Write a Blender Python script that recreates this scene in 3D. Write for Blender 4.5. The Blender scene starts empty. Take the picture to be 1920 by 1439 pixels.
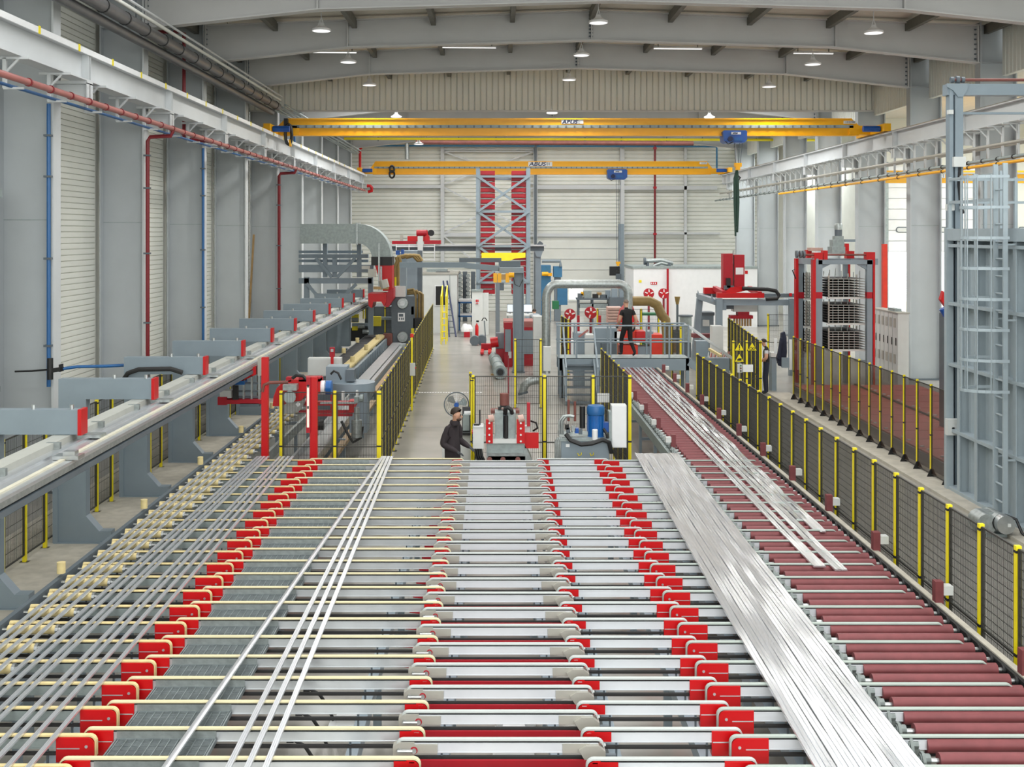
import bpy, bmesh, math, random
from mathutils import Vector, Matrix
random.seed(7)
SC = bpy.context.scene
COL = SC.collection
PI = math.pi
# ------------------------------------------------------------------ camera
F, CX, CY, CH = 2150.0, 931.0, 437.0, 5.1          # focal length (px), principal axis on the 1920x1439 frame, eye height
cam_d = bpy.data.cameras.new('camera'); cam = bpy.data.objects.new('camera', cam_d); COL.objects.link(cam)
cam.location = (0, 0, CH); cam.rotation_euler = (PI/2, 0, 0)
cam_d.sensor_fit = 'HORIZONTAL'; cam_d.sensor_width = 36.0; cam_d.lens = F/1920*36.0
cam_d.shift_x = (960-CX)/1920; cam_d.shift_y = -(719.5-CY)/1920
cam_d.clip_start = .1; cam_d.clip_end = 400
SC.camera = cam
# ------------------------------------------------------------------ world, daylight and added fill lights, exposure
wd = bpy.data.worlds.new('overcast_sky'); SC.world = wd; wd.use_nodes = True
wd.node_tree.nodes['Background'].inputs['Color'].default_value = (.93, .97, 1, 1)
wd.node_tree.nodes['Background'].inputs['Strength'].default_value = 7.0
vs = SC.view_settings
vs.view_transform = 'Standard'; vs.look = 'None'; vs.gamma = 1; vs.use_curve_mapping = False; vs.exposure = -1.6
cy = SC.cycles
cy.max_bounces = 5; cy.diffuse_bounces = 3; cy.glossy_bounces = 2; cy.transmission_bounces = 3; cy.transparent_max_bounces = 8; cy.caustics_reflective = False; cy.caustics_refractive = False; cy.use_adaptive_sampling = True; cy.adaptive_threshold = .08
def area(name, loc, sx, sy, power, rot=(0, 0, 0), col=(.985, .99, 1)):
    d = bpy.data.lights.new(name, 'AREA'); d.shape = 'RECTANGLE'; d.size = sx; d.size_y = sy; d.energy = power; d.color = col
    o = bpy.data.objects.new(name, d); COL.objects.link(o); o.location = loc; o.rotation_euler = rot
    return o
# unseen fill lights added under the roof, out of frame or behind the curtain
for y in (-4, 3, 10, 17, 23.8):
    area('roof_fill', (2.8, y, 11.1), 19, 2.2, 2400)
area('roof_fill', (2.8, 48.6, 10.9), 20, 2.6, 4200)
for y, pw in ((53.2, 1700), (58.6, 1500), (64.3, 1900), (70.1, 2200)):
    area('roof_fill', (2.8, y, 11.2), 20, 1.6, pw)
# fill lights added behind the camera to brighten faces turned towards it
for x in (-5.5, 2.8, 11.0):
    area('rear_fill', (x, -7.85, 6.6), 6.5, 5.0, 2500, rot=(PI/2, 0, 0), col=(.96, .99, 1))
# daylight of the neighbouring bay
for y in (10, 24, 38, 48):
    area('roof_fill', (22.5, y, 9.75), 9, 2.6, 3800, col=(.97, 1, 1))
area('roof_fill', (16.8, 64, 9.7), 2, 8, 1800, col=(.97, 1, 1))
# ------------------------------------------------------------------ helpers
def W(px, py, Y):                       # the point at depth Y that stands at a spot of the picture
    return Vector(((px-CX)*Y/F, Y, CH-(py-CY)*Y/F))
def Gp(px, py, z=0.0):                  # the point on the level z
    Y = F*(CH-z)/(py-CY); return Vector(((px-CX)*Y/F, Y, z))
def WX(px, Y): return (px-CX)*Y/F
def WZ(py, Y): return CH-(py-CY)*Y/F
def lin(c): return c/12.92 if c <= .04045 else ((c+.055)/1.055)**2.4
def rgb(h):
    h = h.lstrip('#'); return tuple(lin(int(h[i:i+2], 16)/255) for i in (0, 2, 4))+(1,)
MATS = {}
def mat(name, col, rough=.5, metal=0., var=.1, scale=4., bump=0., spec=.5, emit=0., coord='Object', stretch=(1, 1, 1)):
    m = bpy.data.materials.new(name); m.use_nodes = True; nt = m.node_tree; b = nt.nodes['Principled BSDF']
    c = rgb(col)
    b.inputs['Roughness'].default_value = rough; b.inputs['Metallic'].default_value = metal
    b.inputs['Specular IOR Level'].default_value = spec
    tc = nt.nodes.new('ShaderNodeTexCoord'); mp = nt.nodes.new('ShaderNodeMapping'); mp.inputs['Scale'].default_value = stretch
    nz = nt.nodes.new('ShaderNodeTexNoise'); nz.inputs['Scale'].default_value = scale; nz.inputs['Detail'].default_value = 4
    nt.links.new(tc.outputs[coord], mp.inputs[0]); nt.links.new(mp.outputs[0], nz.inputs['Vector'])
    rp = nt.nodes.new('ShaderNodeValToRGB')
    rp.color_ramp.elements[0].position = .3; rp.color_ramp.elements[1].position = .7
    rp.color_ramp.elements[0].color = tuple(max(0, x*(1-var)) for x in c[:3])+(1,)
    rp.color_ramp.elements[1].color = tuple(min(1, x*(1+var*.6)) for x in c[:3])+(1,)
    nt.links.new(nz.outputs['Fac'], rp.inputs[0]); nt.links.new(rp.outputs[0], b.inputs['Base Color'])
    if bump:
        bp = nt.nodes.new('ShaderNodeBump'); bp.inputs['Strength'].default_value = bump
        nt.links.new(nz.outputs['Fac'], bp.inputs['Height']); nt.links.new(bp.outputs[0], b.inputs['Normal'])
    if emit:
        b.inputs['Emission Color'].default_value = c; b.inputs['Emission Strength'].default_value = emit
    MATS[name] = m; return m
def see_through(name, col, alpha, rough=.2):
    m = mat(name, col, rough); nt = m.node_tree; b = nt.nodes['Principled BSDF']; out = nt.nodes['Material Output']
    tr = nt.nodes.new('ShaderNodeBsdfTransparent'); mx = nt.nodes.new('ShaderNodeMixShader'); mx.inputs[0].default_value = alpha
    nt.links.new(tr.outputs[0], mx.inputs[1]); nt.links.new(b.outputs[0], mx.inputs[2]); nt.links.new(mx.outputs[0], out.inputs[0])
    return m
mat('paint', '#cdd1d2', .55, var=.05, scale=1.2)            # light grey steelwork
mat('column_paint', '#b4babd', .55, var=.05, scale=1.2)
mat('rafter_paint', '#c6c7c6', .6, var=.04, scale=1)
mat('clad', '#e6e8df', .5, var=.05, scale=1.5)
mat('clad_warm', '#e4e6de', .55, var=.06, scale=1)
mat('roof_sheet', '#d8d3c6', .7, var=.05)
mat('purlin', '#6f6e66', .6, .4)
mat('concrete', '#a29f97', .24, var=.14, scale=.8, bump=.02, spec=.45)
mat('kerb', '#b7b2a5', .8, var=.15, scale=5)
mat('mgrey', '#86949d', .42, var=.05, scale=3)             # blue-grey machine paint
mat('dgrey', '#5d676e', .45, var=.08)
mat('steel', '#b9bcbc', .32, .85, var=.12, scale=9)
mat('galv', '#a9b0af', .42, .7, var=.22, scale=14)
mat('galv_dull', '#9aa5a4', .55, .35, var=.16, scale=10)
mat('grating', '#868f91', .5, .5, var=.2, scale=12)
mat('alu', '#d3d7da', .34, .75, var=.06, scale=5)
mat('bearing', '#7f8785', .45, .5, var=.2, scale=20)
mat('oven', '#a7b4ba', .45, .1, var=.05)
mat('profile_matte', '#dee1e5', .3, .68, var=.04, scale=2)
mat('alu_white', '#dfe3e8', .38, .35, var=.05, scale=4)
mat('profile', '#e8ebef', .24, .8, var=.04, scale=2)
mat('red', '#c3040d', .38, var=.06)
mat('red_deep', '#ae0b21', .42, var=.08)
mat('red_pink', '#ab6a64', .4, var=.1)
mat('drop_red', '#7e1d26', .4)
mat('roller_red', '#783b3e', .55, var=.16, scale=7)
mat('pit_red', '#b4554d', .6, var=.15, scale=2)
mat('yellow', '#f2df1c', .4, var=.06)
mat('crane_yellow', '#ffb800', .36, var=.03)
mat('black', '#1a1b1c', .5, var=.1)
mat('rubber', '#2b2b2b', .7)
mat('wire', '#35342f', .5)
mat('tan', '#ddcb94', .65, var=.12, scale=9)
mat('belt_grey', '#bcc2c0', .6, var=.05)
mat('belt_green', '#aab5ae', .6, var=.05)
mat('white', '#eceeee', .4, var=.03)
mat('cab', '#d3d6d3', .45, var=.04)
mat('blue', '#1560a8', .38)
mat('hoist_blue', '#1d55a6', .36)
mat('pipe_blue', '#215f98', .4)
mat('track_tube', '#c9cbc3', .45, .2, var=.06)
mat('track_strip', '#dedac6', .5)
mat('belt_cream', '#d8cfa9', .62, var=.08)
mat('mach_blue', '#3f7da6', .45)
mat('brass', '#a5875c', .4, .5, var=.2)
mat('hose_brown', '#8d7747', .5, .2, var=.2)
mat('dark_pipe', '#777778', .38, .6, var=.1)
mat('plate_grey', '#b3b1a8', .45, .35, var=.06)
mat('rust', '#7c4a42', .6, var=.2)
mat('green', '#1d6e44', .5)
mat('sling', '#2f4a40', .8, var=.2)
mat('copper_sheet', '#c9a79b', .5, var=.1)
mat('lamp_white', '#f4f5f5', .4)
mat('lamp_glow', '#ffffff', .4, emit=3)
mat('skylight', '#fdfefc', .4, emit=3.0)
mat('screen', '#dfe9f2', .3, emit=.7)
mat('tube_glow', '#f4f4e4', .4, emit=.7)
mat('skin', '#c99a80', .5, var=.04)
mat('hair', '#2f2219', .7)
mat('beard', '#4d3a30', .8)
mat('hair_grey', '#75675c', .7)
mat('cloth_dark', '#2f282b', .85)
mat('cloth_black', '#1b1a1b', .85)
mat('cloth_navy', '#23283a', .85)
mat('cloth_white', '#c9cdd2', .85)
mat('cloth_grey', '#9aa0a4', .85)
mat('glove', '#3a3e41', .7)
mat('navy_text', '#16244d', .5)
mat('orange_red', '#d8341d', .42)
mat('dirt', '#6c6459', .9, var=.3, scale=3)
see_through('smoked', '#4b3c36', .5, .15)
see_through('grille_wire', '#d8dcdd', .85, .3)
see_through('clear', '#e6eef0', .25, .1)
ORG = {}
def new_obj(name, me, m, parent=None, org=(0, 0, 0)):
    o = bpy.data.objects.new(name, me); COL.objects.link(o)
    if m is not None:
        mm = MATS[m] if isinstance(m, str) else m
        if not me.materials: me.materials.append(mm)
    if parent is not None: o.parent = parent; o.location = (0, 0, 0); ORG[o] = ORG[parent]
    else: o.location = org; ORG[o] = Vector(org)
    return o
class MB:
    def __init__(s): s.v = []; s.f = []; s.sm = []
    def add(s, vs_, fs, sm=False):
        n = len(s.v); s.v += [tuple(v) for v in vs_]; s.f += [tuple(i+n for i in f) for f in fs]; s.sm += [sm]*len(fs); return s
    def box(s, x0, x1, y0, y1, z0, z1):
        v = [(x, y, z) for x in (x0, x1) for y in (y0, y1) for z in (z0, z1)]
        return s.add(v, [(0, 1, 3, 2), (4, 6, 7, 5), (0, 4, 5, 1), (2, 3, 7, 6), (0, 2, 6, 4), (1, 5, 7, 3)])
    def pb(s, x0, y0, x1, y1, Y, d):    # a box with its front at depth Y, from the spots of its corners
        return s.box(WX(x0, Y), WX(x1, Y), Y, Y+d, WZ(y1, Y), WZ(y0, Y))
    def bar(s, p, q, w, h=None, up=(0, 0, 1)):
        h = h or w; p = Vector(p); q = Vector(q); d = (q-p).normalized(); u = Vector(up)
        if abs(d.dot(u)) > .99: u = Vector((0, 1, 0))
        a = d.cross(u).normalized(); b = a.cross(d)
        v = [e+a*i*w/2+b*j*h/2 for e in (p, q) for i, j in ((-1, -1), (1, -1), (1, 1), (-1, 1))]
        return s.add(v, [(3, 2, 1, 0), (4, 5, 6, 7), (0, 1, 5, 4), (1, 2, 6, 5), (2, 3, 7, 6), (3, 0, 4, 7)])
    def cyl(s, p, q, r, n=12, r2=None, cap=True):
        return s.tube([p, q], [r, r if r2 is None else r2], n, cap)
    def tube(s, path, r, n=10, cap=True):
        P = [Vector(p) for p in path]; R = r if isinstance(r, (list, tuple)) else [r]*len(P)
        prev = None; rings = []
        for i, p in enumerate(P):
            d = (P[min(i+1, len(P)-1)]-P[max(i-1, 0)])
            d = d.normalized() if d.length > 1e-9 else Vector((0, 0, 1))
            if prev is None:
                u = Vector((0, 0, 1)) if abs(d.z) < .9 else Vector((0, 1, 0)); a = d.cross(u).normalized()
            else: a = (prev-d*prev.dot(d)).normalized()
            prev = a; b = d.cross(a)
            rings.append([p+a*R[i]*math.cos(2*PI*k/n)+b*R[i]*math.sin(2*PI*k/n) for k in range(n)])
        v = [x for g in rings for x in g]; f = []
        for i in range(len(P)-1):
            for k in range(n): f.append((i*n+k, i*n+(k+1) % n, (i+1)*n+(k+1) % n, (i+1)*n+k))
        s.add(v, f, True)
        if cap:
            s.add(rings[0], [tuple(range(n))[::-1]]); s.add(rings[-1], [tuple(range(n))])
        return s
    def lathe(s, prof, c, n=16, axis='Z'):   # prof: (radius, height) pairs about an axis through c
        c = Vector(c); v = []
        for r, h in prof:
            for k in range(n):
                a, b = r*math.cos(2*PI*k/n), r*math.sin(2*PI*k/n)
                v.append(c+Vector({'Z': (a, b, h), 'Y': (a, h, b), 'X': (h, a, b)}[axis]))
        f = [(i*n+k, i*n+(k+1) % n, (i+1)*n+(k+1) % n, (i+1)*n+k) for i in range(len(prof)-1) for k in range(n)]
        s.add(v, f, True)
        m = len(prof)-1; s.add(v[:n], [tuple(range(n))]); s.add(v[m*n:], [tuple(range(n))]); return s
    def prism(s, poly, a, b, axis='Y'):      # polygon in the plane across an axis, from a to b
        def P(u, w, t): return {'Y': (u, t, w), 'X': (t, u, w), 'Z': (u, w, t)}[axis]
        n = len(poly); v = [P(u, w, a) for u, w in poly]+[P(u, w, b) for u, w in poly]
        return s.add(v, [tuple(range(n)), tuple(range(n, 2*n))[::-1]]+[(i, i+n, (i+1) % n+n, (i+1) % n) for i in range(n)])
    def ball(s, c, r, n=10, sc=(1, 1, 1)):
        return s.lathe([(max(1e-4, r*math.sin(PI*i/n)), -r*math.cos(PI*i/n)*sc[2]) for i in range(n+1)], c, n+4)
    def mesh(s, name, org=(0, 0, 0)):
        me = bpy.data.meshes.new(name); o = Vector(org)
        me.from_pydata([(x-o.x, y-o.y, z-o.z) for x, y, z in s.v], [], s.f)
        me.polygons.foreach_set('use_smooth', s.sm)
        bm = bmesh.new(); bm.from_mesh(me); bmesh.ops.recalc_face_normals(bm, faces=bm.faces)
        if any(s.sm):
            for e in bm.edges: e.smooth = not (len(e.link_faces) == 2 and e.calc_face_angle() > .6)
        bm.to_mesh(me); bm.free()
        return me
    def base(s):
        xs = [v[0] for v in s.v]; ys = [v[1] for v in s.v]; zs = [v[2] for v in s.v]
        return Vector(((min(xs)+max(xs))/2, (min(ys)+max(ys))/2, min(zs)))
    def build(s, name, m, parent=None):
        org = ORG[parent] if parent is not None else s.base()
        return new_obj(name, s.mesh(name, org), m, parent, org)
def tag(o, label, cat, group=None):
    o['label'] = label; o['category'] = cat
    if group: o['group'] = group
    return o
def struct(o, label=None):
    o['kind'] = 'structure'
    if label: o['label'] = label
    return o
def thing(name, label, cat, loc, group=None):
    o = bpy.data.objects.new(name, None); COL.objects.link(o); o.location = loc; o.empty_display_size = .2
    ORG[o] = Vector(loc); return tag(o, label, cat, group)
def copy_part(o, off, parent=None):         # a further piece of the same shape on the same thing, with its own pieces
    c = o.copy(); COL.objects.link(c); c.parent = parent or o.parent
    c.location = Vector(o.location)+Vector(off); ORG[c] = ORG[o]
    for ch in list(o.children):
        d = ch.copy(); COL.objects.link(d); d.parent = c; ORG[d] = ORG[o]
    return c
def copy_thing(o, loc, label, rotz=0):
    c = o.copy(); COL.objects.link(c); c.location = loc; c.rotation_euler = (0, 0, rotz); ORG[c] = Vector(loc); c['label'] = label
    for ch in list(o.children):
        d = ch.copy(); COL.objects.link(d); d.parent = c; ORG[d] = Vector(loc)
        for g in list(ch.children):
            e = g.copy(); COL.objects.link(e); e.parent = d
    return c
def text(name, body, size, loc, m, parent, rot=(PI/2, 0, 0), shear=0., bold=0., ax='CENTER', sx=1.):
    cu = bpy.data.curves.new(name, 'FONT'); cu.body = body; cu.size = size; cu.align_x = ax; cu.align_y = 'CENTER'
    cu.shear = shear; cu.offset = bold; cu.extrude = .002
    t = bpy.data.objects.new(name+'_curve', cu); COL.objects.link(t)
    bpy.context.view_layer.update()
    me = bpy.data.meshes.new_from_object(t.evaluated_get(bpy.context.evaluated_depsgraph_get()))
    bpy.data.objects.remove(t); bpy.data.curves.remove(cu)
    R = Matrix.Translation(Vector(loc)-ORG[parent]) @ Matrix.Rotation(rot[2], 4, 'Z') @ Matrix.Rotation(rot[0], 4, 'X') @ Matrix.Diagonal((sx, 1, 1, 1))
    me.transform(R); me.materials.clear()
    o = new_obj(name, me, m, parent); return o
# ================================================================== the building
XL, XR, BAY = -8.7, 14.35, 5.75                     # inner column flanges
COLY = [22.65+BAY*k for k in range(10)]             # column grid along the hall
APX = (XL+XR)/2
floor = struct(MB().box(-10.2, 34, -8, 76, -.25, 0).build('floor', 'concrete'))
# painted marks and joints in the floor
for (a, b, y, m_) in ((785, 905, 737, 'white'),):
    for k in range(24):
        p = Gp(a+k*5, y); MB().box(p.x, p.x+.06, p.y, p.y+.12, .001, .006).build('floor_mark', m_, floor)
for y in (24, 30, 36, 42, 48):
    MB().box(-10, 3.2, y, y+.012, .0005, .002).build('floor_joint', 'dgrey', floor)
# left wall with cladding planks
wall_left = struct(MB().box(-10.1, -9.9, -8, 76, 0, 11.4).build('wall_left', 'clad'))
pl = MB().prism([(-9.9, 0), (-9.868, .008), (-9.868, .12), (-9.9, .128)], 22.85, 28.2, 'Y').build('cladding_plank', 'clad', wall_left)
for b in range(3):
    for k in range(80):
        if b == 0 and k == 0: continue
        copy_part(pl, (0, BAY*b, .135*k))
def ribbed(axis, a, b, n, depth, z0, z1, pos, horizontal=True, m='clad', name='wall', cut=.14):
    mb = MB(); st = (z1-z0)/n if horizontal else (b-a)/n
    for k in range(n):
        if horizontal:
            q = [(pos, z0+st*k), (pos-depth, z0+st*(k+.06)), (pos-depth, z0+st*(k+1-cut)), (pos, z0+st*(k+1))]
            mb.prism(q, a, b, 'X' if axis == 'Y' else 'Y')
    return mb
wl2 = MB()
for k in range(80):
    for ya_, yb_ in ((40.1, 76), (-8, 22.45)): wl2.prism([(-9.9, .135*k), (-9.868, .135*k+.008), (-9.868, .135*k+.12), (-9.9, .135*k+.128)], ya_, yb_, 'Y')
o = wl2.build('cladding', 'clad', wall_left); o['kind'] = 'stuff'
# back wall: horizontal ribbed sheets, girts, posts, bracing
YB = 74.8
wall_back = struct(MB().box(-10.2, 18.4, YB+.1, YB+.35, 0, 12).build('wall_back', 'clad_warm'))
bw = MB()
for k in range(45):
    z = .25*k; bw.prism([(YB+.1, z), (YB+.04, z+.02), (YB+.04, z+.2), (YB+.1, z+.23)], -9.9, 18.2, 'X')
o = bw.build('ribbed_sheet', 'clad_warm', wall_back); o['kind'] = 'stuff'
def bwpart(name, m, *rects, d=.12, Y=YB-.25):
    for x0, y0, x1, y1 in rects: MB().pb(x0, y0, x1, y1, Y, d).build(name, m, wall_back)
bwpart('post', 'paint', (826, 270, 833, 600), (1000, 268, 1008, 600), (1163, 272, 1171, 600), (1283, 275, 1288, 600), d=.22)
bwpart('girt', 'paint', (660, 347, 826, 353), (1008, 347, 1163, 355), (1171, 349, 1345, 356), (1008, 438, 1163, 444), (1171, 436, 1350, 440), (833, 437, 1000, 444))
for (a, b) in (((833, 285), (1000, 345)), ((833, 345), (1000, 285)), ((833, 352), (1000, 437)), ((833, 437), (1000, 352)), ((833, 444), (900, 500)), ((833, 280), (1000, 280)), ((833, 284), (1000, 284))):
    MB().bar(W(*a, YB-.3), W(*b, YB-.3), .09).build('brace', 'paint', wall_back)
dr = MB().pb(1008, 445, 1163, 600, YB-.1, .06).build('door_panel', 'clad_warm', wall_back)
for k in range(7): MB().pb(1008, 445+k*20, 1163, 446.2+k*20, YB-.13, .04).build('door_seam', 'cab', dr)
# lit opening to the yard low in the back wall
MB().pb(1067, 540, 1093, 562, YB-.2, .05).build('window_pane', 'skylight', wall_back)
wall_rear = struct(MB().box(-10.2, 34, -8.3, -8, 0, 11.4).build('wall_rear', 'clad'))
for k, x in enumerate((-5.5, 2.8, 11.0)):  # windows invented to go with the rear fill lights, out of view
    g = struct(MB().box(x-3.4, x+3.4, -8, -7.95, 3.9, 9.3).build('window_%d' % (11+k), 'paint'))
    for j in range(4): MB().box(x-3.3+1.65*j, x-1.75+1.65*j, -7.95, -7.93, 4.0, 9.2).build('pane', 'cab', g)
# roof
ceiling = struct(MB().prism([(-10.2, 11.38), (APX, 11.8), (15.4, 11.38), (15.4, 11.7), (APX, 12.1), (-10.2, 11.7)], -8, 76, 'Y').build('ceiling', 'roof_sheet'))
pr = MB().box(APX-.07, APX+.07, -8, 76, 11.45, 11.72).build('purlin', 'purlin', ceiling)
for k in range(-5, 6):
    if k: copy_part(pr, (2.35*k, 0, -.0365*2.35*abs(k)))
# narrow rooflights across the slopes
n = 1
for (x0, x1, y) in ((580, 668, 96.5), (825, 930, 87.5), (1226, 1316, 89.5), (1488, 1562, 98.5)):
    Y = 38.3; z = WZ(y, Y)
    g = struct(MB().bar((WX(x0, Y), Y, z), (WX(x1, Y), Y, z-.015), .1, .045).build('window_%d' % n, 'lamp_white'))
    MB().bar((WX(x0, Y), Y, z-.025), (WX(x1, Y), Y, z-.04), .09, .03).build('glazing', 'skylight', g); n += 1
    for xx in (x0+8, x1-8): MB().bar((WX(xx, Y), Y, z), (WX(xx, Y), Y, 11.45), .03).build('hanger', 'purlin', g)
# rafters
def zb(x):                                           # underside of a rafter
    d = abs(x-APX)
    return 10.85-.029*d if d < 7.24 else 10.64-(d-7.24)*.47/4.29
def zt(x): return 11.68-.0374*abs(x-APX)
ORD = ['first', 'second', 'third', 'fourth', 'fifth', 'sixth', 'seventh', 'eighth', 'ninth', 'tenth', 'eleventh', 'twelfth', 'thirteenth']
xs = [XL+(XR-XL)*i/24 for i in range(25)]
xs = sorted(set(xs+[APX-7.24, APX+7.24, APX]))
RAFT = [(COLY[1], 'nearest grey roof rafter, cut by the top edge'), (COLY[2], 'second grey roof rafter from the top edge of the picture'),
        (COLY[3], 'third grey rafter, just before the ribbed sheet curtain'), (COLY[5], 'grey rafter right behind the ribbed curtain, above the front crane'),
        (COLY[6], 'rafter two frames behind the ribbed curtain'), (COLY[7], 'rafter three frames behind the ribbed curtain'), (COLY[8], 'last rafter, closest to the back wall')]
def rafter(Y, lab):
    t = thing('roof_rafter', lab, 'rafter', (APX, Y, 10.2), 'roof rafters')
    MB().prism([(x, zb(x)) for x in xs]+[(x, zt(x)) for x in reversed(xs)], Y-.012, Y+.012).build('web', 'rafter_paint', t)
    for nm, f, th in (('bottom_flange', zb, -.03), ('top_flange', zt, .03)):
        MB().prism([(x, f(x)) for x in xs]+[(x, f(x)+th) for x in reversed(xs)], Y-.16, Y+.16).build(nm, 'rafter_paint', t)
    for x in (APX, APX-7.24, APX+7.24, XL+.06, XR-.06):
        s = MB().box(x-.02, x+.02, Y-.16, Y+.16, zb(x), zt(x)).build('stiffener', 'rafter_paint', t)
        if abs(x-APX) < .1 or abs(x-APX) > 9:
            for k in range(7):
                z = zb(x)+.1+k*(zt(x)-zb(x)-.2)/6; MB().cyl((x-.08, Y-.05, z), (x+.04, Y-.05, z), .025, 6).build('bolt', 'dgrey', s)
    return t
for Y, l in RAFT: rafter(Y, l)
# smoke curtain of upright ribbed sheets
YC = COLY[4]-.2
curtain = thing('sheet_curtain', 'upright ribbed cream sheet curtain below the roof behind the third rafter', 'wall panel', (APX, YC, 9.95))
pan = MB().prism([(0, 0), (.03, -.05), (.2, -.05), (.23, 0), (.23, .02), (0, .02)], 9.95, 11.72, 'Z')
pan.v = [(x+XL-1.1, y+YC, z) for x, y, z in pan.v]
pan = pan.build('panel', 'clad_warm', curtain)
for k in range(1, 107): copy_part(pan, (.235*k, 0, 0))
MB().box(XL-1.1, XR+.9, YC-.07, YC+.05, 9.9, 9.96).build('edge_trim', 'rafter_paint', curtain)
ZR = 8.65; XRL, XRR = -8.2, 13.95                   # crane rails
# columns
def column(side, Y, lab):
    x0, x1 = ((XL-1.05, XL) if side < 0 else (XR, XR+1.05)); xi = XL if side < 0 else XR
    t = thing('steel_column', lab, 'column', ((x0+x1)/2, Y, 0), 'left wall columns' if side < 0 else 'right row columns')
    MB().box(x0+.02, x1-.02, Y-.012, Y+.012, 0, 11.3).build('web', 'column_paint', t)
    MB().box(xi-.02, xi+.02, Y-.19, Y+.19, 0, 11.35).build('inner_flange', 'column_paint' if side > 0 else 'paint', t)
    xo = x0 if side < 0 else x1
    MB().box(xo-.02, xo+.02, Y-.19, Y+.19, 0, 11.35).build('outer_flange', 'column_paint', t)
    MB().box(x0+.02, x1-.02, Y-.17, Y+.17, 10.15, 10.18).build('stiffener', 'column_paint', t)
    MB().box(x0+.02, x1-.02, Y-.016, Y-.012, 5.35, 5.365).build('seam', 'galv_dull', t)
    # corbel carrying the crane rail
    a, b = (XL, XRL+.17) if side < 0 else (XRR-.17, XR)
    MB().box(a, b, Y-.16, Y+.16, ZR-.62, ZR-.56).box(a, b, Y-.015, Y+.015, ZR-.95, ZR-.6).box(b-.02 if side < 0 else a, b if side < 0 else a+.02, Y-.16, Y+.16, ZR-.95, ZR-.6).build('corbel', 'paint', t)
    MB().box(x0-.05, x1+.05, Y-.25, Y+.25, 0, .04).build('base_plate', 'dgrey', t)
for k in range(9):
    column(-1, COLY[k], '%s grey steel column from the camera along the left wall' % ORD[k])
for k in range(1, 9):
    column(1, COLY[k], ['', 'white steel column behind the top of the grey oven tower, cut by the right edge', 'white steel column half hidden behind the tall portal post of the oven',
        'wide white steel column between the switch cabinet and the grey oven', 'white steel column right behind the red and grey rack lift', 'white column left of the rack lift motor',
        'second white column left of the rack lift', 'white column behind the hanging green sling', 'farthest white column of the right row'][k])
# crane runways
def runway(side):
    X = XRL if side < 0 else XRR; s = 1 if side < 0 else -1
    y0, y1 = 5, 70.9
    t = thing('crane_runway', 'white crane runway beam along the %s wall%s' % (('left', ' above the red sprinkler pipe') if side < 0 else ('right', ' in front of the white columns')), 'beam', (X, (y0+y1)/2, ZR-.56))
    MB().box(X-.01, X+.01, y0, y1, ZR-.53, ZR-.03).build('web', 'paint', t)
    MB().box(X-.17, X+.17, y0, y1, ZR-.56, ZR-.53).build('bottom_flange', 'paint', t)
    MB().box(X-.15, X+.15, y0, y1, ZR-.03, ZR).build('top_flange', 'paint', t)
    MB().box(X-.03, X+.03, y0, y1, ZR, ZR+.06).build('crane_rail', 'steel', t)
    if side < 0:
        cr = MB().box(X+.15, X+.19, y0, y1, ZR-.05, ZR+.06).build('conductor_rail', 'white', t)
        cl = MB().box(X+.188, X+.2, 20.05, 20.13, ZR-.06, ZR+.08).build('rail_clip', 'yellow', t)
        for k in range(1, 24): copy_part(cl, (0, 1.92*k, 0))
    for k, Y in enumerate(COLY[:9]):
        MB().box(X-.15, X+.15, Y-.012, Y+.012, ZR-.53, ZR-.03).build('stiffener', 'paint', t)
        MB().box(X-.15, X+.15, Y-.012+.1, Y+.012+.1, ZR-.53, ZR-.03).build('stiffener', 'paint', t)
    br = None; stp = 1.92 if side < 0 else .96; zl = ZR-1.1 if side < 0 else ZR-1.55
    xb = X+s*.3
    for k in range(27 if side < 0 else 53):
        Y = 19.4+stp*k
        if br is None:
            m = MB().box(min(X-s*.3, xb), max(X-s*.3, xb), Y-.03, Y+.03, ZR-.61, ZR-.565).bar((X-s*.12, Y, ZR-.58), (X-s*.12, Y, zl), .06)
            m.bar((X-s*.12, Y, ZR-.85), (X+s*.12, Y, ZR-.6), .035).bar((X-s*.14, Y, zl), (X+s*.2, Y, zl), .05, .04)
            br = m.build('pipe_bracket', 'paint', t)
        else: copy_part(br, (0, stp*k, 0))
    return t
runway(-1); runway(1)
# pipes under the left runway
def pipe_run(name, lab, X, Z, y0, y1, r, m, ring=None, rm='black', step=.96, cat='pipe'):
    t = thing(name, lab, cat, (X, (y0+y1)/2, Z-r))
    MB().cyl((X, y0, Z), (X, y1, Z), r, 12).build('tube', m, t)
    if ring:
        c = MB().cyl((X, 19.45, Z), (X, 19.5, Z), r*ring, 12).build('clamp', rm, t)
        for k in range(1, int((y1-19.5)/step)): copy_part(c, (0, step*k, 0))
    return t
rp = pipe_run('sprinkler_pipe', 'pink red sprinkler main hung under the left crane runway', -7.95, 7.66, 5, 69.5, .06, 'red_pink', 1.25, 'drop_red')
pipe_run('air_pipe', 'thin blue compressed air pipe beside the pink red sprinkler main', -8.2, 7.58, 5, 66, .03, 'pipe_blue')
rp_end = MB().tube([W(688, 349, 69.6), W(694, 349, 69.6), W(697, 352, 69.6), W(697, 358, 69.6), W(690, 360, 69.6)], .1, 8).build('valve_end', 'red', rp)
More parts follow.
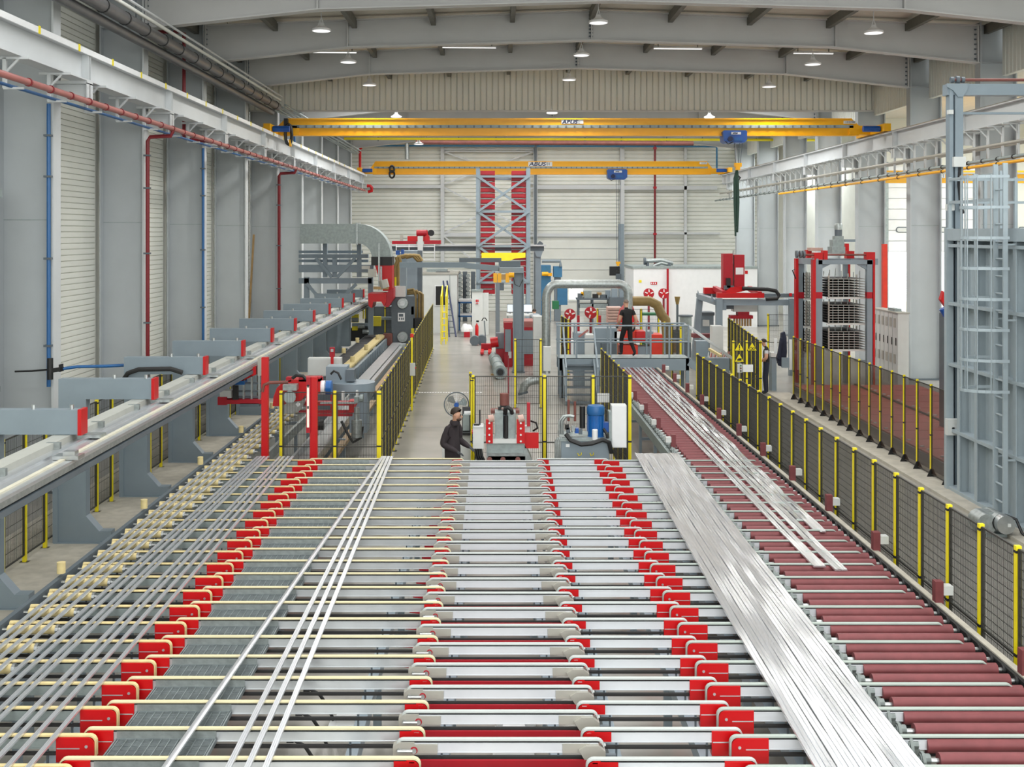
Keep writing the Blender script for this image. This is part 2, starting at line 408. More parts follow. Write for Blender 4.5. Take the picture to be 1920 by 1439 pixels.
def drop(name, lab, m, Y, X, z0, z1, r=.045, elbow=None, clips=True):
    t = thing(name, lab, 'pipe', (X, Y, z0))
    path = [(X, Y, z0), (X, Y, z1)]
    if elbow: path += [(X+.06, Y, z1+.1), (elbow, Y, z1+.13), (elbow+.05, Y, z1+.25)]
    MB().tube(path, r, 8).build('tube', m, t)
    if clips:
        for z in (2.9, 4.6, 6.2, 7.0):
            if z0 < z < z1: MB().box(X-r-.04, X+r+.02, Y-.06, Y+.06, z-.02, z+.02).build('clip', 'dgrey', t)
    return t
drop('air_drop_pipe', 'blue drop pipe on the nearest left column', 'pipe_blue', 22.35, -8.73, 2.1, 7.62, .04)
drop('water_drop_pipe', 'dark red drop pipe beside the second left column', 'drop_red', 28.1, -8.55, .2, 7.35, .05, -7.98)
drop('air_drop_pipe', 'blue drop pipe on the third left column', 'pipe_blue', 33.85, -8.66, .2, 7.6, .04)
drop('water_drop_pipe', 'dark red drop pipe beside the fifth left column', 'drop_red', 45.35, -8.6, .2, 7.35, .06, -7.98)
t = thing('water_riser', 'dark red riser rising past the left runway to the roof', 'pipe', (-8.9, 31.2, 7.6))
MB().tube([(-7.98, 32, 7.66), W(345, 262, 32)+Vector((.1, 0, 0)), W(345, 258, 32), W(345, 62, 32), W(333, 60, 32), W(318, 60, 32), W(296, 60, 32)], .05, 8).build('tube', 'drop_red', t)
t = thing('air_drop_pipe', 'short blue pipe dropping behind the front crane end', 'pipe', W(553, 320, 48))
MB().tube([W(552, 320, 48), W(552, 250, 48)], .05, 8).build('tube', 'pipe_blue', t)
# dark ducts high on the left wall
t = thing('cable_duct_bundle', 'dark round ducts running high along the left wall', 'duct', (-8.0, 33, 9.6))
for dx, dz, r, nm, m in ((0, 0, .14, 'duct', 'dark_pipe'), (-.22, -.2, .11, 'duct', 'dark_pipe'), (.1, .24, .045, 'conduit', 'clad_warm'), (.16, .36, .03, 'conduit', 'paint')):
    MB().cyl((-8.05+dx, 5, 9.75+dz), (-8.05+dx, 42.2, 9.75+dz), r, 14).build(nm, m, t)
for k in range(20):
    MB().cyl((-8.05, 15+1.4*k, 9.75), (-8.05, 15.04+1.4*k, 9.75), .155, 14).build('strap', 'black', t)
for k in range(10): MB().bar((-8.05, 14+2.9*k, 9.85), (-8.05, 14+2.9*k, 11.4), .02).build('hanger', 'dgrey', t)
t = thing('cable_tray', 'thin bundled conduits continuing high on the left behind the crane', 'duct', (-8.0, 55, 9.6))
for dx, dz in ((0, 0), (.14, .05), (-.14, -.02), (.25, .14)):
    MB().cyl((-8.05+dx, 42.3, 9.68+dz), (-8.05+dx, 66, 9.68+dz), .04, 8).build('conduit', 'galv_dull', t)
# right runway pipes
pipe_run('conduit_pipe', 'upper grey conduit under the right crane runway', 13.75, 7.52, 8, 70.5, .05, 'plate_grey')
pipe_run('conduit_pipe', 'rear grey conduit under the right crane runway', 14.2, 7.55, 8, 70.5, .05, 'plate_grey')
pipe_run('water_pipe', 'grey pipe with black clamps along the right columns', 13.55, 7.1, 8, 71, .05, 'galv_dull', 1.3)
pipe_run('gas_pipe', 'yellow pipe below the grey pipe on the right columns', 13.55, 6.97, 8, 55, .045, 'crane_yellow', 1.3, step=1.92)
# ------------------------------------------------------------------ neighbouring bay on the right
wall_right = struct(MB().box(28.6, 28.9, -8, 55.3, 0, 11).build('wall_right', 'clad'))
struct(MB().box(15.4, 29, -8, 55.3, 10.6, 10.8).build('ceiling', 'roof_sheet'))
struct(MB().box(15.4, 18.4, 55.3, 76, 10.6, 10.8).build('ceiling', 'roof_sheet'))
struct(MB().box(18.2, 18.4, 55.2, 75, 0, 10.8).build('wall_side', 'clad'))
for k in range(1, 8):                                 # upstand sheets above the opening between the halls
    y0, y1 = COLY[k]+.2, COLY[k+1]-.2
    w = struct(MB().box(15.05, 15.12, y0, y1, 9.75, 11.5).build('wall_partition', 'clad'))
    rb = MB().prism([(y0, 14.99), (y0+.03, 14.94), (y0+.2, 14.94), (y0+.23, 14.99), (y0+.23, 15.05), (y0, 15.05)], 9.75, 11.4, 'Z')
    rb.v = [(y, x, z) for x, y, z in rb.v]
    rb = rb.build('panel', 'clad', w)
    for j in range(1, 22): copy_part(rb, (0, .241*j, 0))
struct(MB().box(15.05, 15.12, -8, COLY[1]-.2, 9.75, 11.5).build('wall_partition', 'clad'))
YD = 55.0                                             # cross wall with the sectional door of the neighbouring bay
wn = MB().box(18.2, 18.75, YD, YD+.25, 0, 10.6).box(24.6, 28.6, YD, YD+.25, 0, 10.6).box(18.75, 24.6, YD, YD+.25, 8.3, 10.6)
wn = struct(wn.build('wall_cross', 'clad'))
door = struct(MB().box(18.75, 24.6, YD+.02, YD+.05, 4.2, 8.3).build('door_1', 'white'), 'white sectional door half raised, daylight below')
for k in range(8): MB().box(18.78, 24.58, YD-.05, YD+.02, 4.22+.51*k, 4.7+.51*k).build('panel', 'white', door)
for k in range(4):
    x = WX(1693, YD)+1.95*k-.02
    fr = MB().lathe([(.001, -.075), (.14, -.075), (.14, -.05), (.001, -.05)], (0, 0, 0), 14, 'Y')
    fr.v = [(x+(vx*1.0+(.2 if vx > 0 else -.2)), YD+vy, WZ(431, YD)+vz) for vx, vy, vz in fr.v]
    f2 = fr.build('oval_window', 'dgrey', door)
    gl = MB().lathe([(.001, -.085), (.1, -.085), (.1, -.07), (.001, -.07)], (0, 0, 0), 14, 'Y')
    gl.v = [(x+(vx*1.0+(.2 if vx > 0 else -.2)), YD+vy, WZ(431, YD)+vz) for vx, vy, vz in gl.v]
    gl.build('pane', 'cab', f2)
struct(MB().box(18.6, 18.75, YD-.15, YD, 0, 8.5).build('trim_1', 'galv_dull')); struct(MB().box(24.6, 24.75, YD-.15, YD, 0, 8.5).build('trim_2', 'galv_dull'))
# ================================================================== travelling cranes
def crane(Y, lab, number, xl, xr, zl, zh, sign_x, sign_h, big):
    t = thing('bridge_crane', lab, 'crane', ((xl+xr)/2, Y, zl))
    zm = (zl+zh)/2+.02
    MB().prism([(xl+.35, zl), (xr-.35, zl), (xr, zl+.1), (xr-.55, zh), (xl+.45, zh), (xl, zl+.15)], Y-.05, Y+.12).build('girder', 'crane_yellow', t)
    MB().box(xl+.45, xr-.55, Y-.1, Y+.2, zh-.03, zh+.01).build('top_flange', 'crane_yellow', t)
    MB().box(xl+.3, xr-.3, Y-.12, Y+.2, zl-.02, zl+.015).build('bottom_flange', 'crane_yellow', t)
    r = MB().box(xl+.4, xr-.5, Y-.1, Y-.05, zm-.06, zm+.05).build('cable_rail', 'galv_dull', t)
    c = MB().box(xl+.6, xl+.66, Y-.13, Y-.1, zm-.05, zm+.03).build('cable_clip', 'dgrey', t)
    n = int((xr-xl-1.5)/.31)
    for k in range(1, n): copy_part(c, (.31*k, 0, 0))
    for x, s in ((XRL, 1), (XRR, -1)):
        e = MB().box(x-.12, x+.12, Y-1.6, Y+1.6, ZR+.08, ZR+.36).build('end_carriage', 'crane_yellow', t)
        for dy in (-1.35, 1.35): MB().cyl((x-.06, Y+dy, ZR+.19), (x+.06, Y+dy, ZR+.19), .13, 14).build('wheel', 'dgrey', e)
        MB().box(min(x, x+s*.9), max(x, x+s*.9), Y-.1, Y+.16, zl+.02, zl+.35).build('girder_end', 'crane_yellow', t)
        MB().cyl((x+s*.15, Y-1.2, ZR+.2), (x+s*.75, Y-1.2, ZR+.2), .11, 12).build('travel_motor', 'hoist_blue', t)
    sx = WX(sign_x, Y); zz = (zm+.06+zh)/2
    hw = sign_h*2.7
    p = MB().box(sx-hw, sx+hw, Y-.075, Y-.05, zz-sign_h/2, zz+sign_h/2).build('name_plate', 'white', t)
    text('lettering', 'ABUS', sign_h*1.2, (sx-hw*.25, Y-.08, zz-.01), 'navy_text', p, shear=.2, bold=.006, sx=1.3)
    text('number', number, sign_h*.95, (sx+hw*.68, Y-.08, zz-.01), 'dgrey', p)
    return t
Y1 = 42.5
cr1 = crane(Y1, 'yellow overhead travelling crane nearest the camera, numbered 21', '21', WX(512, Y1), WX(1624, Y1), WZ(254, Y1), WZ(223, Y1), 1073, .15, True)
q = MB().pb(1582, 226.5, 1605, 232, Y1-.08, .03).build('serial_plate', 'white', cr1)
text('lettering', '118 027084', .1, W(1593.5, 229.2, Y1-.085), 'dgrey', q, sx=.8)
MB().pb(532, 222, 539, 236, Y1-.3, .2).build('control_box', 'black', cr1)
Y2 = 70.0
cr2 = crane(Y2, 'yellow overhead travelling crane farther back, numbered 81', '81', WX(690, Y2), WX(1342, Y2), WZ(327, Y2), WZ(303, Y2), 1013, .27, True)
q = MB().pb(1312, 304, 1326, 308, Y2-.1, .03).build('serial_plate', 'white', cr2)
text('lettering', '118 0270', .12, W(1319, 306, Y2-.105), 'dgrey', q, sx=.8)
MB().pb(678, 312, 693, 323, Y2-.4, .3).build('control_box', 'cab', cr2)
def hoist(Y, lab, x0, y0, x1, y1, hook_y):
    t = thing('crane_hoist', lab, 'hoist', W((x0+x1)/2, y1, Y))
    a, b = W(x0, y1, Y), W(x1, y0, Y); h = b.z-a.z; w = b.x-a.x
    MB().prism([(a.x+.04*w, a.z+.15*h), (a.x+.15*w, a.z), (b.x-.12*w, a.z), (b.x, a.z+.2*h), (b.x, b.z-.1*h), (b.x-.05*w, b.z), (a.x+.06*w, b.z), (a.x, b.z-.12*h)], Y-.35, Y+.35).build('housing', 'hoist_blue', t)
    pl_ = MB().box(a.x+.34*w, a.x+.74*w, Y-.37, Y-.35, a.z+.66*h, a.z+.86*h).build('name_plate', 'white', t)
    text('lettering', 'ABUS', .15*h, (a.x+.5*w, Y-.375, a.z+.76*h), 'navy_text', pl_, shear=.25, bold=.006)
    MB().cyl((a.x+.3*w, Y-.42, a.z+.3*h), (a.x+.3*w, Y-.3, a.z+.3*h), .2*h, 16).build('drum_cover', 'navy_text', t)
    MB().box(a.x+.45*w, a.x+.8*w, Y-.4, Y-.35, a.z+.14*h, a.z+.42*h).build('brake_box', 'blue', t)
    MB().tube([(a.x+.1*w, Y-.36, a.z+.1*h), (a.x+.2*w, Y-.4, a.z-.12*h), (a.x+.42*w, Y-.4, a.z+.05*h)], .02, 6).build('cable', 'black', t)
    xc = WX(hook_y[0], Y)
    for dx in (-.09, .09, .19): MB().bar((xc+dx, Y, a.z), (xc+dx*.6, Y, WZ(hook_y[1], Y)), .025).build('rope', 'dgrey', t)
    z = WZ(hook_y[1], Y)
    if hook_y[2]:
        bl = MB().box(xc-.1, xc+.16, Y-.08, Y+.08, z-.1, z+.04).box(xc-.06, xc+.1, Y-.09, Y+.09, z-.22, z).build('hook_block', 'crane_yellow', t)
        MB().tube([(xc+.02, Y, z-.3), (xc+.02, Y, z-.42), (xc+.12, Y, z-.5), (xc+.05, Y, z-.6), (xc-.06, Y, z-.54)], .035, 8).build('hook', 'black', bl)
    return t
hoist(Y1+.02, 'blue hoist trolley with hanging rope under the front yellow crane', 1352, 246, 1397, 269, (1382, 308, True))
hoist(Y2+.02, 'blue hoist trolley under the far yellow crane', 1137, 318, 1175, 337, (1158, 492, True))
t = thing('lifting_sling', 'dark green lifting sling hanging from the front crane hook', 'sling', W(1381, 443, Y1))
for dx, y1, s in ((-.06, 443, .05), (.05, 436, -.04), (0, 425, .09)):
    MB().tube([W(1382, 314, Y1), W(1380.5, 335, Y1)+Vector((dx, 0, 0)), W(1381, 380, Y1)+Vector((dx*1.4+s*.3, -.02, 0)), W(1381, y1, Y1)+Vector((dx*.6, 0, 0))], [.03, .05, .05, .035], 7).build('strap', 'sling', t)
t = thing('pendant_cable', 'black coiled pendant cable hanging at the left end of the front crane', 'cable', W(542, 275, Y1-.3))
c = [W(541, 252, Y1-.3)+Vector((.12*math.cos(a), 0, .38*math.sin(a))) for a in [k*PI/6 for k in range(13)]]
MB().tube(c, .06, 7).build('coil', 'black', t)
MB().bar(W(543, 262, Y1-.32), W(545, 275, Y1-.32), .11, .07).build('pendant', 'crane_yellow', t)
t = thing('pendant_cable', 'black looped pendant cable hanging on the far crane girder', 'cable', W(735, 333, Y2-.3))
MB().bar(W(735, 312, Y2-.3), W(735, 311, Y2-.02), .05).build('hook', 'black', t)
for cy, r in ((317, .2), (327, .22)):
    MB().tube([W(735, cy, Y2-.3)+Vector((r*.7*math.cos(a), 0, r*math.sin(a))) for a in [k*PI/6 for k in range(13)]], .06, 7).build('coil', 'black', t)
# crane of the neighbouring bay
YN = 47.5
t = thing('neighbour_crane', 'orange yellow crane girder of the next bay seen between white columns', 'crane', (22, YN, 7.2))
MB().box(15.6, 28.4, YN, YN+.4, WZ(343, YN), WZ(327, YN)).build('girder', 'crane_yellow', t)
MB().box(15.6, 28.4, YN-.05, YN+.1, WZ(327, YN), WZ(323.5, YN)).build('cable_rail', 'plate_grey', t)
MB().box(15.6, 28.4, YN, YN+.4, WZ(323.5, YN), WZ(320, YN)).build('top_flange', 'crane_yellow', t)
q = MB().pb(1762, 327, 1772, 334, YN-.04, .03).build('number_plate', 'white', t)
text('number', '21', .2, W(1767, 330.5, YN-.05), 'navy_text', q)
# yellow gas pipe and dark red main across the hall, blue pipe
t = thing('gas_pipe', 'thin yellow pipe crossing the hall between the two cranes', 'pipe', W(1000, 262, 62))
MB().cyl(W(645, 260, 62), W(1620, 263, 62), .07, 8).build('tube', 'yellow', t)
for x in (709, 860, 930, 1097, 1165, 1250, 1317): MB().bar(W(x, 257, 62), W(x, 265, 62), .05).build('hanger', 'dgrey', t)
t = thing('sprinkler_main', 'dark red main crossing the hall behind the yellow pipe', 'pipe', W(1000, 268, 66))
MB().cyl(W(780, 267, 66), W(1300, 269, 66), .13, 10).build('tube', 'rust', t)
for x in (800, 950, 1100, 1280): MB().bar(W(x, 266, 66), (WX(x, 66), 66, 11.5), .04).build('hanger', 'dgrey', t)
t = thing('air_main', 'thin blue air main across the top of the back wall', 'pipe', W(1000, 273, 74))
MB().tube([W(660, 273, 74), W(1342, 275, 74), W(1344, 278, 74), W(1344, 318, 74)], .06, 8).build('tube', 'mach_blue', t)
t = thing('rain_pipe', 'dark blue downpipe on the back wall right of the red tower', 'pipe', W(1004, 600, 74))
MB().tube([W(1010, 271, 74), W(1004, 273, 74), W(1004, 590, 74)], .09, 8).build('tube', 'dgrey', t)
t = thing('sprinkler_drop', 'thin red sprinkler pipe on the right of the back wall', 'pipe', W(1228, 496, 74))
MB().cyl(W(1228, 268, 74), W(1228, 498, 74), .07, 8).build('tube', 'drop_red', t)
for y in (276, 350, 437): MB().box(WX(1225, 74), WX(1231, 74), 73.9, 74.1, WZ(y+4, 74), WZ(y, 74)).build('coupling', 'red_deep', t)
t = thing('vent_pipe', 'short galvanised vent pipe hanging by the back wall under the front crane', 'pipe', W(763, 300, 73))
MB().tube([W(763, 299, 73), W(763, 270, 73), W(763, 266, 73.3), W(763, 266, 74.9)], .14, 12).build('tube', 'galv', t)
t = thing('wall_riser', 'short red riser at the left end of the back wall', 'pipe', W(675, 322, 69))
MB().tube([W(675, 322, 69), W(675, 280, 69), W(678, 277, 69)], .08, 8).build('tube', 'red', t)
# ================================================================== high-bay lamps
def lamp_proto(loc, label):
    t = thing('high_bay_lamp', label, 'lamp', loc, 'high bay lamps')
    x, y, z = loc
    MB().lathe([(.05, .22), (.07, .19), (.1, .14), (.2, .075), (.26, .05), (.265, .03), (.265, 0), (.25, -.005)], loc, 20).build('shade', 'lamp_white', t)
    MB().lathe([(.01, .008), (.24, .008), (.24, -.008), (.01, -.008)], loc, 20).build('diffuser', 'lamp_glow', t)
    for a in range(4):
        dx, dy = .12*math.cos(a*PI/2+.6), .12*math.sin(a*PI/2+.6)
        MB().bar((x+dx, y+dy, z+.09), (x, y, z+.38), .012).build('wire', 'white', t)
    MB().bar((x, y, z+.37), (x, y, z+1.12), .02).build('chain', 'white', t)
    return t
LP = [(602.5, 58, 31.2, 'left high bay lamp nearest the top edge'), (653, 117, 36.6, 'second high bay lamp of the left row'), (692.5, 160, 42, 'third high bay lamp of the left row'),
      (743, 220, 54.3, 'left lamp peeping over the front crane girder'), (785, 271, 63, 'small lamp on the left below the front crane girder'),
      (1638, 62, 31.2, 'right high bay lamp nearest the top edge'), (1524, 121, 36.6, 'second high bay lamp of the right row'), (1442, 163, 42, 'third high bay lamp of the right row'),
      (1330, 221, 54.3, 'right lamp peeping over the front crane girder'),
      (1122, 43, 31.2, 'ridge high bay lamp nearest the top edge'), (1090, 104, 36.6, 'second ridge high bay lamp, under the second rafter'), (1067, 150, 42, 'third ridge high bay lamp, before the ribbed curtain'),
      (1035, 213, 54.3, 'ridge lamp below the ribbed curtain edge')]
lp0 = None
for (px, py, Y, lb) in LP:
    c = W(px, py, Y)
    if lp0 is None: lp0 = lamp_proto(c, lb)
    else: copy_thing(lp0, c, lb)
    d = bpy.data.lights.new('lamp_light', 'SPOT'); d.energy = 1700; d.spot_size = 2.85; d.spot_blend = .6; d.shadow_soft_size = .4; d.color = (1, .98, .94)
    lo = bpy.data.objects.new('lamp_light', d); COL.objects.link(lo); lo.location = (c.x, c.y, c.z-.06)
# ================================================================== transfer tables with belt arms
ZT, PITCH, NROW = 1.0, .54, 24
def arc(cx, cz, r, a0, a1, n=5): return [(cx+r*math.cos(a0+(a1-a0)*i/n), cz+r*math.sin(a0+(a1-a0)*i/n)) for i in range(n+1)]
def band(path, th, y0, y1):
    n = len(path); inn = []
    for i, (x, z) in enumerate(path):
        a = Vector(path[max(i-1, 0)]); b = Vector(path[min(i+1, n-1)]); d = (b-a).normalized(); inn.append((x+d.y*th, z-d.x*th))
    m = MB()
    for i in range(n-1):
        m.prism([path[i], path[i+1], inn[i+1], inn[i]], y0, y1, 'Y')
    return m
def plate_poly(xe, s, length, top, h, r=.06):        # end plate: xe its outer end, s=+1 when it ends on the right
    a = arc(xe-s*r, top-r, r, PI/2, 0 if s > 0 else PI)
    return [(xe-s*length, top)]+a+[(xe, top-h), (xe-s*length, top-h)]
def table(label, X0, X1, Yfirst, belt, side, left, right, extra=None, cut_r=None):
    t = thing('transfer_table', label, 'conveyor', ((X0+X1)/2, Yfirst+PITCH*10, 0))
    Y = Yfirst-2*PITCH; z = ZT; w = .024
    arm = MB().box(X0+.05, X1-.05, Y-.026, Y+.026, z-.1, z-.026)
    arm.box(X0+.05, X1-.05, Y-.031, Y+.031, z-.106, z-.098).box(X0+.05, X1-.05, Y-.03, Y+.03, z-.034, z-.026)
    arm = arm.build('belt_arm', side, t)
    r = .06; dl = .17 if left[0] != 'g' else .05; dr_ = .17 if right[0] != 'g' else .05
    path = [(X0, z-dl)]+arc(X0+r, z-r, r, PI, PI/2)+arc(X1-r, z-r, r, PI/2, 0)+[(X1, z-dr_)]
    band(path, .012, Y-w, Y+w).build('belt', belt, arm)
    MB().box(X0+.04, X1-.04, Y-.021, Y+.021, z-.027, z-.012).build('gap_shade', 'black', arm)  # black strip standing in for the shaded gap between belt and profile
    MB().box(X0+.06, X1-.06, Y-.02, Y+.02, z-.165, z-.145).build('return_strand', 'rubber', arm)
    for xe, s, (kind, ln, h) in ((X0, -1, left), (X1, 1, right)):
        if kind == 'r':
            ep = MB().prism(plate_poly(xe-s*.012, s, ln, z-.014, h), Y-.038, Y+.038).build('end_plate', 'red', arm)
            xa, xb = sorted((xe-s*ln*1.02, xe-s*ln*.42))
            arm_sl = MB().box(xa, xb, Y-.042, Y-.037, z-.105, z-.097).cyl((xe-s*.075, Y-.043, z-.085), (xe-s*.075, Y-.036, z-.085), .013, 10).build('slot_edge', 'alu', arm)
        elif kind == 's':                             # short red cheek
            MB().box(*sorted((xe-s*.09, xe-s*ln)), Y-.034, Y+.034, z-.1, z-.022).prism(plate_poly(xe-s*.012, s, .1, z-.014, .06), Y-.03, Y+.03).build('end_plate', 'red', arm)
        elif kind == 'g':                             # grey cast end with pin
            if s < 0:
                MB().prism([(xe-.02, z-.13), (xe-.02, z-.05), (xe+.03, z-.02), (xe+ln*.45, z-.02), (xe+ln*.45, z-.035), (xe+ln, z-.035), (xe+ln, z-.105), (xe+ln*.45, z-.105), (xe+ln*.45, z-.14)], Y-.04, Y+.036).build('end_plate', 'plate_grey', arm)
                MB().cyl((xe+.02, Y-.055, z-.08), (xe+.14, Y-.055, z-.08), .014, 8).cyl((xe+.15, Y-.06, z-.08), (xe+.15, Y-.04, z-.08), .022, 10).cyl((xe+.03, Y-.06, z-.08), (xe+.03, Y-.035, z-.08), .02, 8).build('tension_screw', 'steel', arm)
                MB().cyl((xe+.15, Y-.046, z-.08), (xe+.15, Y-.036, z-.08), .03, 12).build('bearing', 'red_deep', arm)
            else:
                MB().box(xe-.34, xe-.12, Y-.037, Y+.036, z-.105, z-.03).build('end_plate', 'plate_grey', arm)
                MB().prism([(xe-.21, z-.07), (xe-.15, z-.035), (xe-.05, z-.035), (xe+.005, z-.08), (xe+.005, z-.16), (xe-.03, z-.185), (xe-.14, z-.185)], Y-.07, Y+.034).build('gear_case', 'plate_grey', arm)
                MB().cyl((xe, Y-.03, z-.13), (xe+.09, Y-.03, z-.13), .022, 8).box(xe+.03, xe+.13, Y-.07, Y+.02, z-.19, z-.16).build('drive_shaft', 'dgrey', arm)
    if extra: extra(arm, X0, X1, Y, z)
    for k in range(1, NROW): copy_part(arm, (0, PITCH*k, 0))
    ya, yb = Y-.1, Y+PITCH*(NROW-1)+.1
    for fx in (.22, .78):
        x = X0+(X1-X0)*fx
        MB().box(x-.05, x+.05, ya, yb, .6, .74).build('frame_beam', 'mgrey', t)
        lg = MB().box(x-.04, x+.04, Y+.3, Y+.38, 0, .6).box(x-.08, x+.08, Y+.26, Y+.42, 0, .015).build('leg', 'mgrey', t)
        for k in range(1, 5): copy_part(lg, (0, 3*PITCH*k*1.8, 0))
    br = None
    for fx in (.22, .78):
        x = X0+(X1-X0)*fx; br = MB().box(x-.008, x+.008, Y, Y+.02, .74, z-.1).build('arm_support', 'dgrey', t)
        for k in range(1, NROW): copy_part(br, (0, PITCH*k, 0))
    return t
def grating(arm, X0, X1, Y, z):                       # walkway grating in the gap in front of each arm
    xa, xb = X0+.28, X0+1.1
    MB().box(xa, xb, Y-.036, Y-.028, z-.1, z-.02).build('guard_sheet', 'galv', arm)
    g = MB()
    for i in range(12):
        x = xa+.02+(xb-xa-.04)*i/11; g.box(x-.004, x+.004, Y-.49, Y-.05, z-.1, z-.075)
    for i in range(20):
        y = Y-.48+.43*i/19; g.box(xa, xb, y-.0035, y+.0035, z-.103, z-.08)
    for x in (xa, xb): g.box(x-.006, x+.006, Y-.5, Y-.04, z-.11, z-.073)
    for y in (Y-.5, Y-.045): g.box(xa, xb, y-.006, y+.006, z-.11, z-.073)
    g.build('grating', 'grating', arm)
def red_rail(arm, X0, X1, Y, z):
    MB().prism([(X0-.17, z-.185), (X0-.12, z-.165), (X0+.02, z-.165), (X0+.1, z-.145), (X1-.12, z-.145), (X1-.1, z-.2), (X0-.02, z-.225), (X0-.17, z-.21)], Y-.075, Y-.055).build('red_rail', 'red_deep', arm)
    MB().box(X1-.5, X1-.2, Y-.05, Y-.03, z-.235, z-.215).cyl((X1-.22, Y-.06, z-.24), (X1-.22, Y-.03, z-.24), .025, 10).build('lift_roller', 'dgrey', arm)
TA = table('leftmost transfer table with cream belts and red right ends beside the cream rollers', -5.12, -3.265, 9.373, 'tan', 'galv_dull', ('s', .2, .12), ('r', .31, .2))
TB = table('transfer table with walkway gratings and red left ends, second from left', -3.416, -.591, 9.503, 'belt_cream', 'alu', ('r', .24, .23), ('s', .21, .1), grating)
TC = table('middle transfer table with white arms, grey gear ends and red rails below', -.817, .873, 9.298, 'belt_grey', 'alu_white', ('g', .34, .1), ('g', .3, .1), red_rail)
TD = table('transfer table of short white arms with red cheeks, second from the dark red rollers', .697, 2.037, 9.489, 'belt_grey', 'alu_white', ('s', .25, .1), ('r', .25, .2))
TE = table('transfer table reaching between the dark red rollers under the wide aluminium sheet', 1.90, 4.70, 9.354, 'belt_green', 'alu_white', ('r', .3, .2), ('n', .05, .1))
# black hoses sagging under the grating table
for k in range(4):
    Y = 9.15+PITCH*k; x = -1.72-.02*k
    t = thing('air_hose', '%s black air hose sagging below the grating table, counted from the camera' % ORD[k], 'hose', (x, Y, .3), 'hoses below the tables')
    MB().tube([(x-1.3, Y, .83), (x-.3, Y, .84), (x, Y, .83), (x+.12, Y, .76), (x+.2, Y+.03, .62), (x+.24, Y+.05, .5)], .016, 7).build('tube', 'rubber', t)
    MB().box(x-.03, x+.03, Y-.03, Y+.03, .8, .87).build('clip', 'black', t)
for k, (px0, px1) in enumerate(((915, 1010), (925, 1005), (935, 1000), (620, 690))):
    p = Gp((px0+px1)/2, 1400-30*k if k < 3 else 1350, .12)
    t = tag(MB().box(p.x-.2, p.x+.2, p.y-.15, p.y+.15, 0, .1).box(p.x-.12, p.x+.1, p.y-.1, p.y+.1, .1, .2).build('junction_box', 'white'), ['white junction box on the floor nearest the camera under the white arms', 'second white junction box on the floor under the white arms', 'third white junction box on the floor under the white arms', 'white junction box on the floor below the grating table'][k], 'box', 'junction boxes under the tables')
# ================================================================== dark red roller conveyor on the right
RC = thing('roller_conveyor', 'long conveyor of dark red rollers running beside the right fence', 'conveyor', (4.1, 20, 0))
ry0, ry1 = 8.27, 35.2
r0 = MB().cyl((3.5, ry0, .92), (4.78, ry0, .92), .063, 14).build('roller', 'roller_red', RC)
sp = MB().cyl((3.42, ry0, .92), (4.86, ry0, .92), .02, 8).build('spindle', 'steel', r0)
bg = MB().prism([(ry0-.1, .82), (ry0+.1, .82), (ry0+.09, .9), (ry0+.03, .985), (ry0-.02, .985), (ry0-.06, .93)], 3.36, 3.385, 'X').cyl((3.35, ry0, .93), (3.43, ry0, .93), .042, 10).cyl((3.33, ry0, .93), (3.36, ry0, .93), .02, 8).box(3.37, 3.44, ry0-.03, ry0+.03, .83, .9).build('bearing', 'bearing', RC)
sprk = MB().cyl((4.83, ry0, .92), (4.85, ry0, .92), .05, 12).build('sprocket', 'black', RC)
k = 1
while ry0+.27*k < ry1:
    copy_part(r0, (0, .27*k, 0)); copy_part(bg, (0, .27*k, 0)); copy_part(sprk, (0, .27*k, 0)); k += 1
MB().box(3.3, 3.36, 8, ry1, .66, .87).build('side_frame', 'galv_dull', RC)
MB().box(4.86, 4.92, 8, ry1, .62, .95).box(4.79, 4.86, 8, ry1, .62, .78).build('chain_guard', 'black', RC)
MB().box(4.9, 4.97, 8, ry1, .93, .965).build('cover_strip', 'kerb', RC)
lg = MB().box(3.3, 3.36, 9, 9.1, 0, .66).box(4.86, 4.92, 9, 9.1, 0, .66).box(3.36, 4.86, 9.02, 9.08, .3, .36).build('leg_frame', 'mgrey', RC)
for k in range(1, 11): copy_part(lg, (0, 2.5*k, 0))
def stop_post(x, y, s, proto=[None]):
    m = MB().box(x-.045, x+.045, y-.05, y+.05, .8, 1.2).build('stop_post', 'roller_red', RC)
    MB().box(*sorted((x+s*.045, x+s*.15)), y-.06, y+.06, 1.05, 1.15).build('bumper', 'cab', m)
    return m
a = stop_post(4.95, 10.75, 1)
for k in range(1, 12): copy_part(a, (0, 2.11*k, 0))
b = stop_post(3.42, 22.2, -1)
for k in range(1, 6): copy_part(b, (0, 2.05*k, 0))
# ================================================================== cream roller run-out on the left
RL = thing('runout_conveyor', 'run-out conveyor with cream felt rollers along the left side', 'conveyor', (-4.85, 18, 0))
q1 = MB().cyl((-5.1, 8.2, .955), (-4.58, 8.2, .955), .047, 12).build('roller', 'tan', RL)
MB().cyl((-5.16, 8.2, .955), (-4.52, 8.2, .955), .018, 8).cyl((-4.6, 8.2, .955), (-4.57, 8.2, .955), .05, 10).build('spindle', 'steel', q1)
q2 = MB().cyl((-5.16, 8.39, .95), (-4.72, 8.39, .95), .035, 12).build('roller', 'tan', RL)
for k in range(1, 36): copy_part(q1, (0, PITCH*k, 0)); copy_part(q2, (0, PITCH*k, 0))
MB().box(-5.26, -5.2, 7.9, 27.6, .7, .98).build('side_frame', 'dgrey', RL)
MB().box(-4.5, -4.44, 20.9, 27.6, .62, .82).build('side_frame', 'galv', RL)
lg = MB().box(-5.24, -5.18, 9, 9.1, 0, .7).box(-4.5, -4.44, 9, 9.1, 0, .7).box(-5.2, -4.46, 9.02, 9.08, .55, .62).build('leg_frame', 'mgrey', RL)
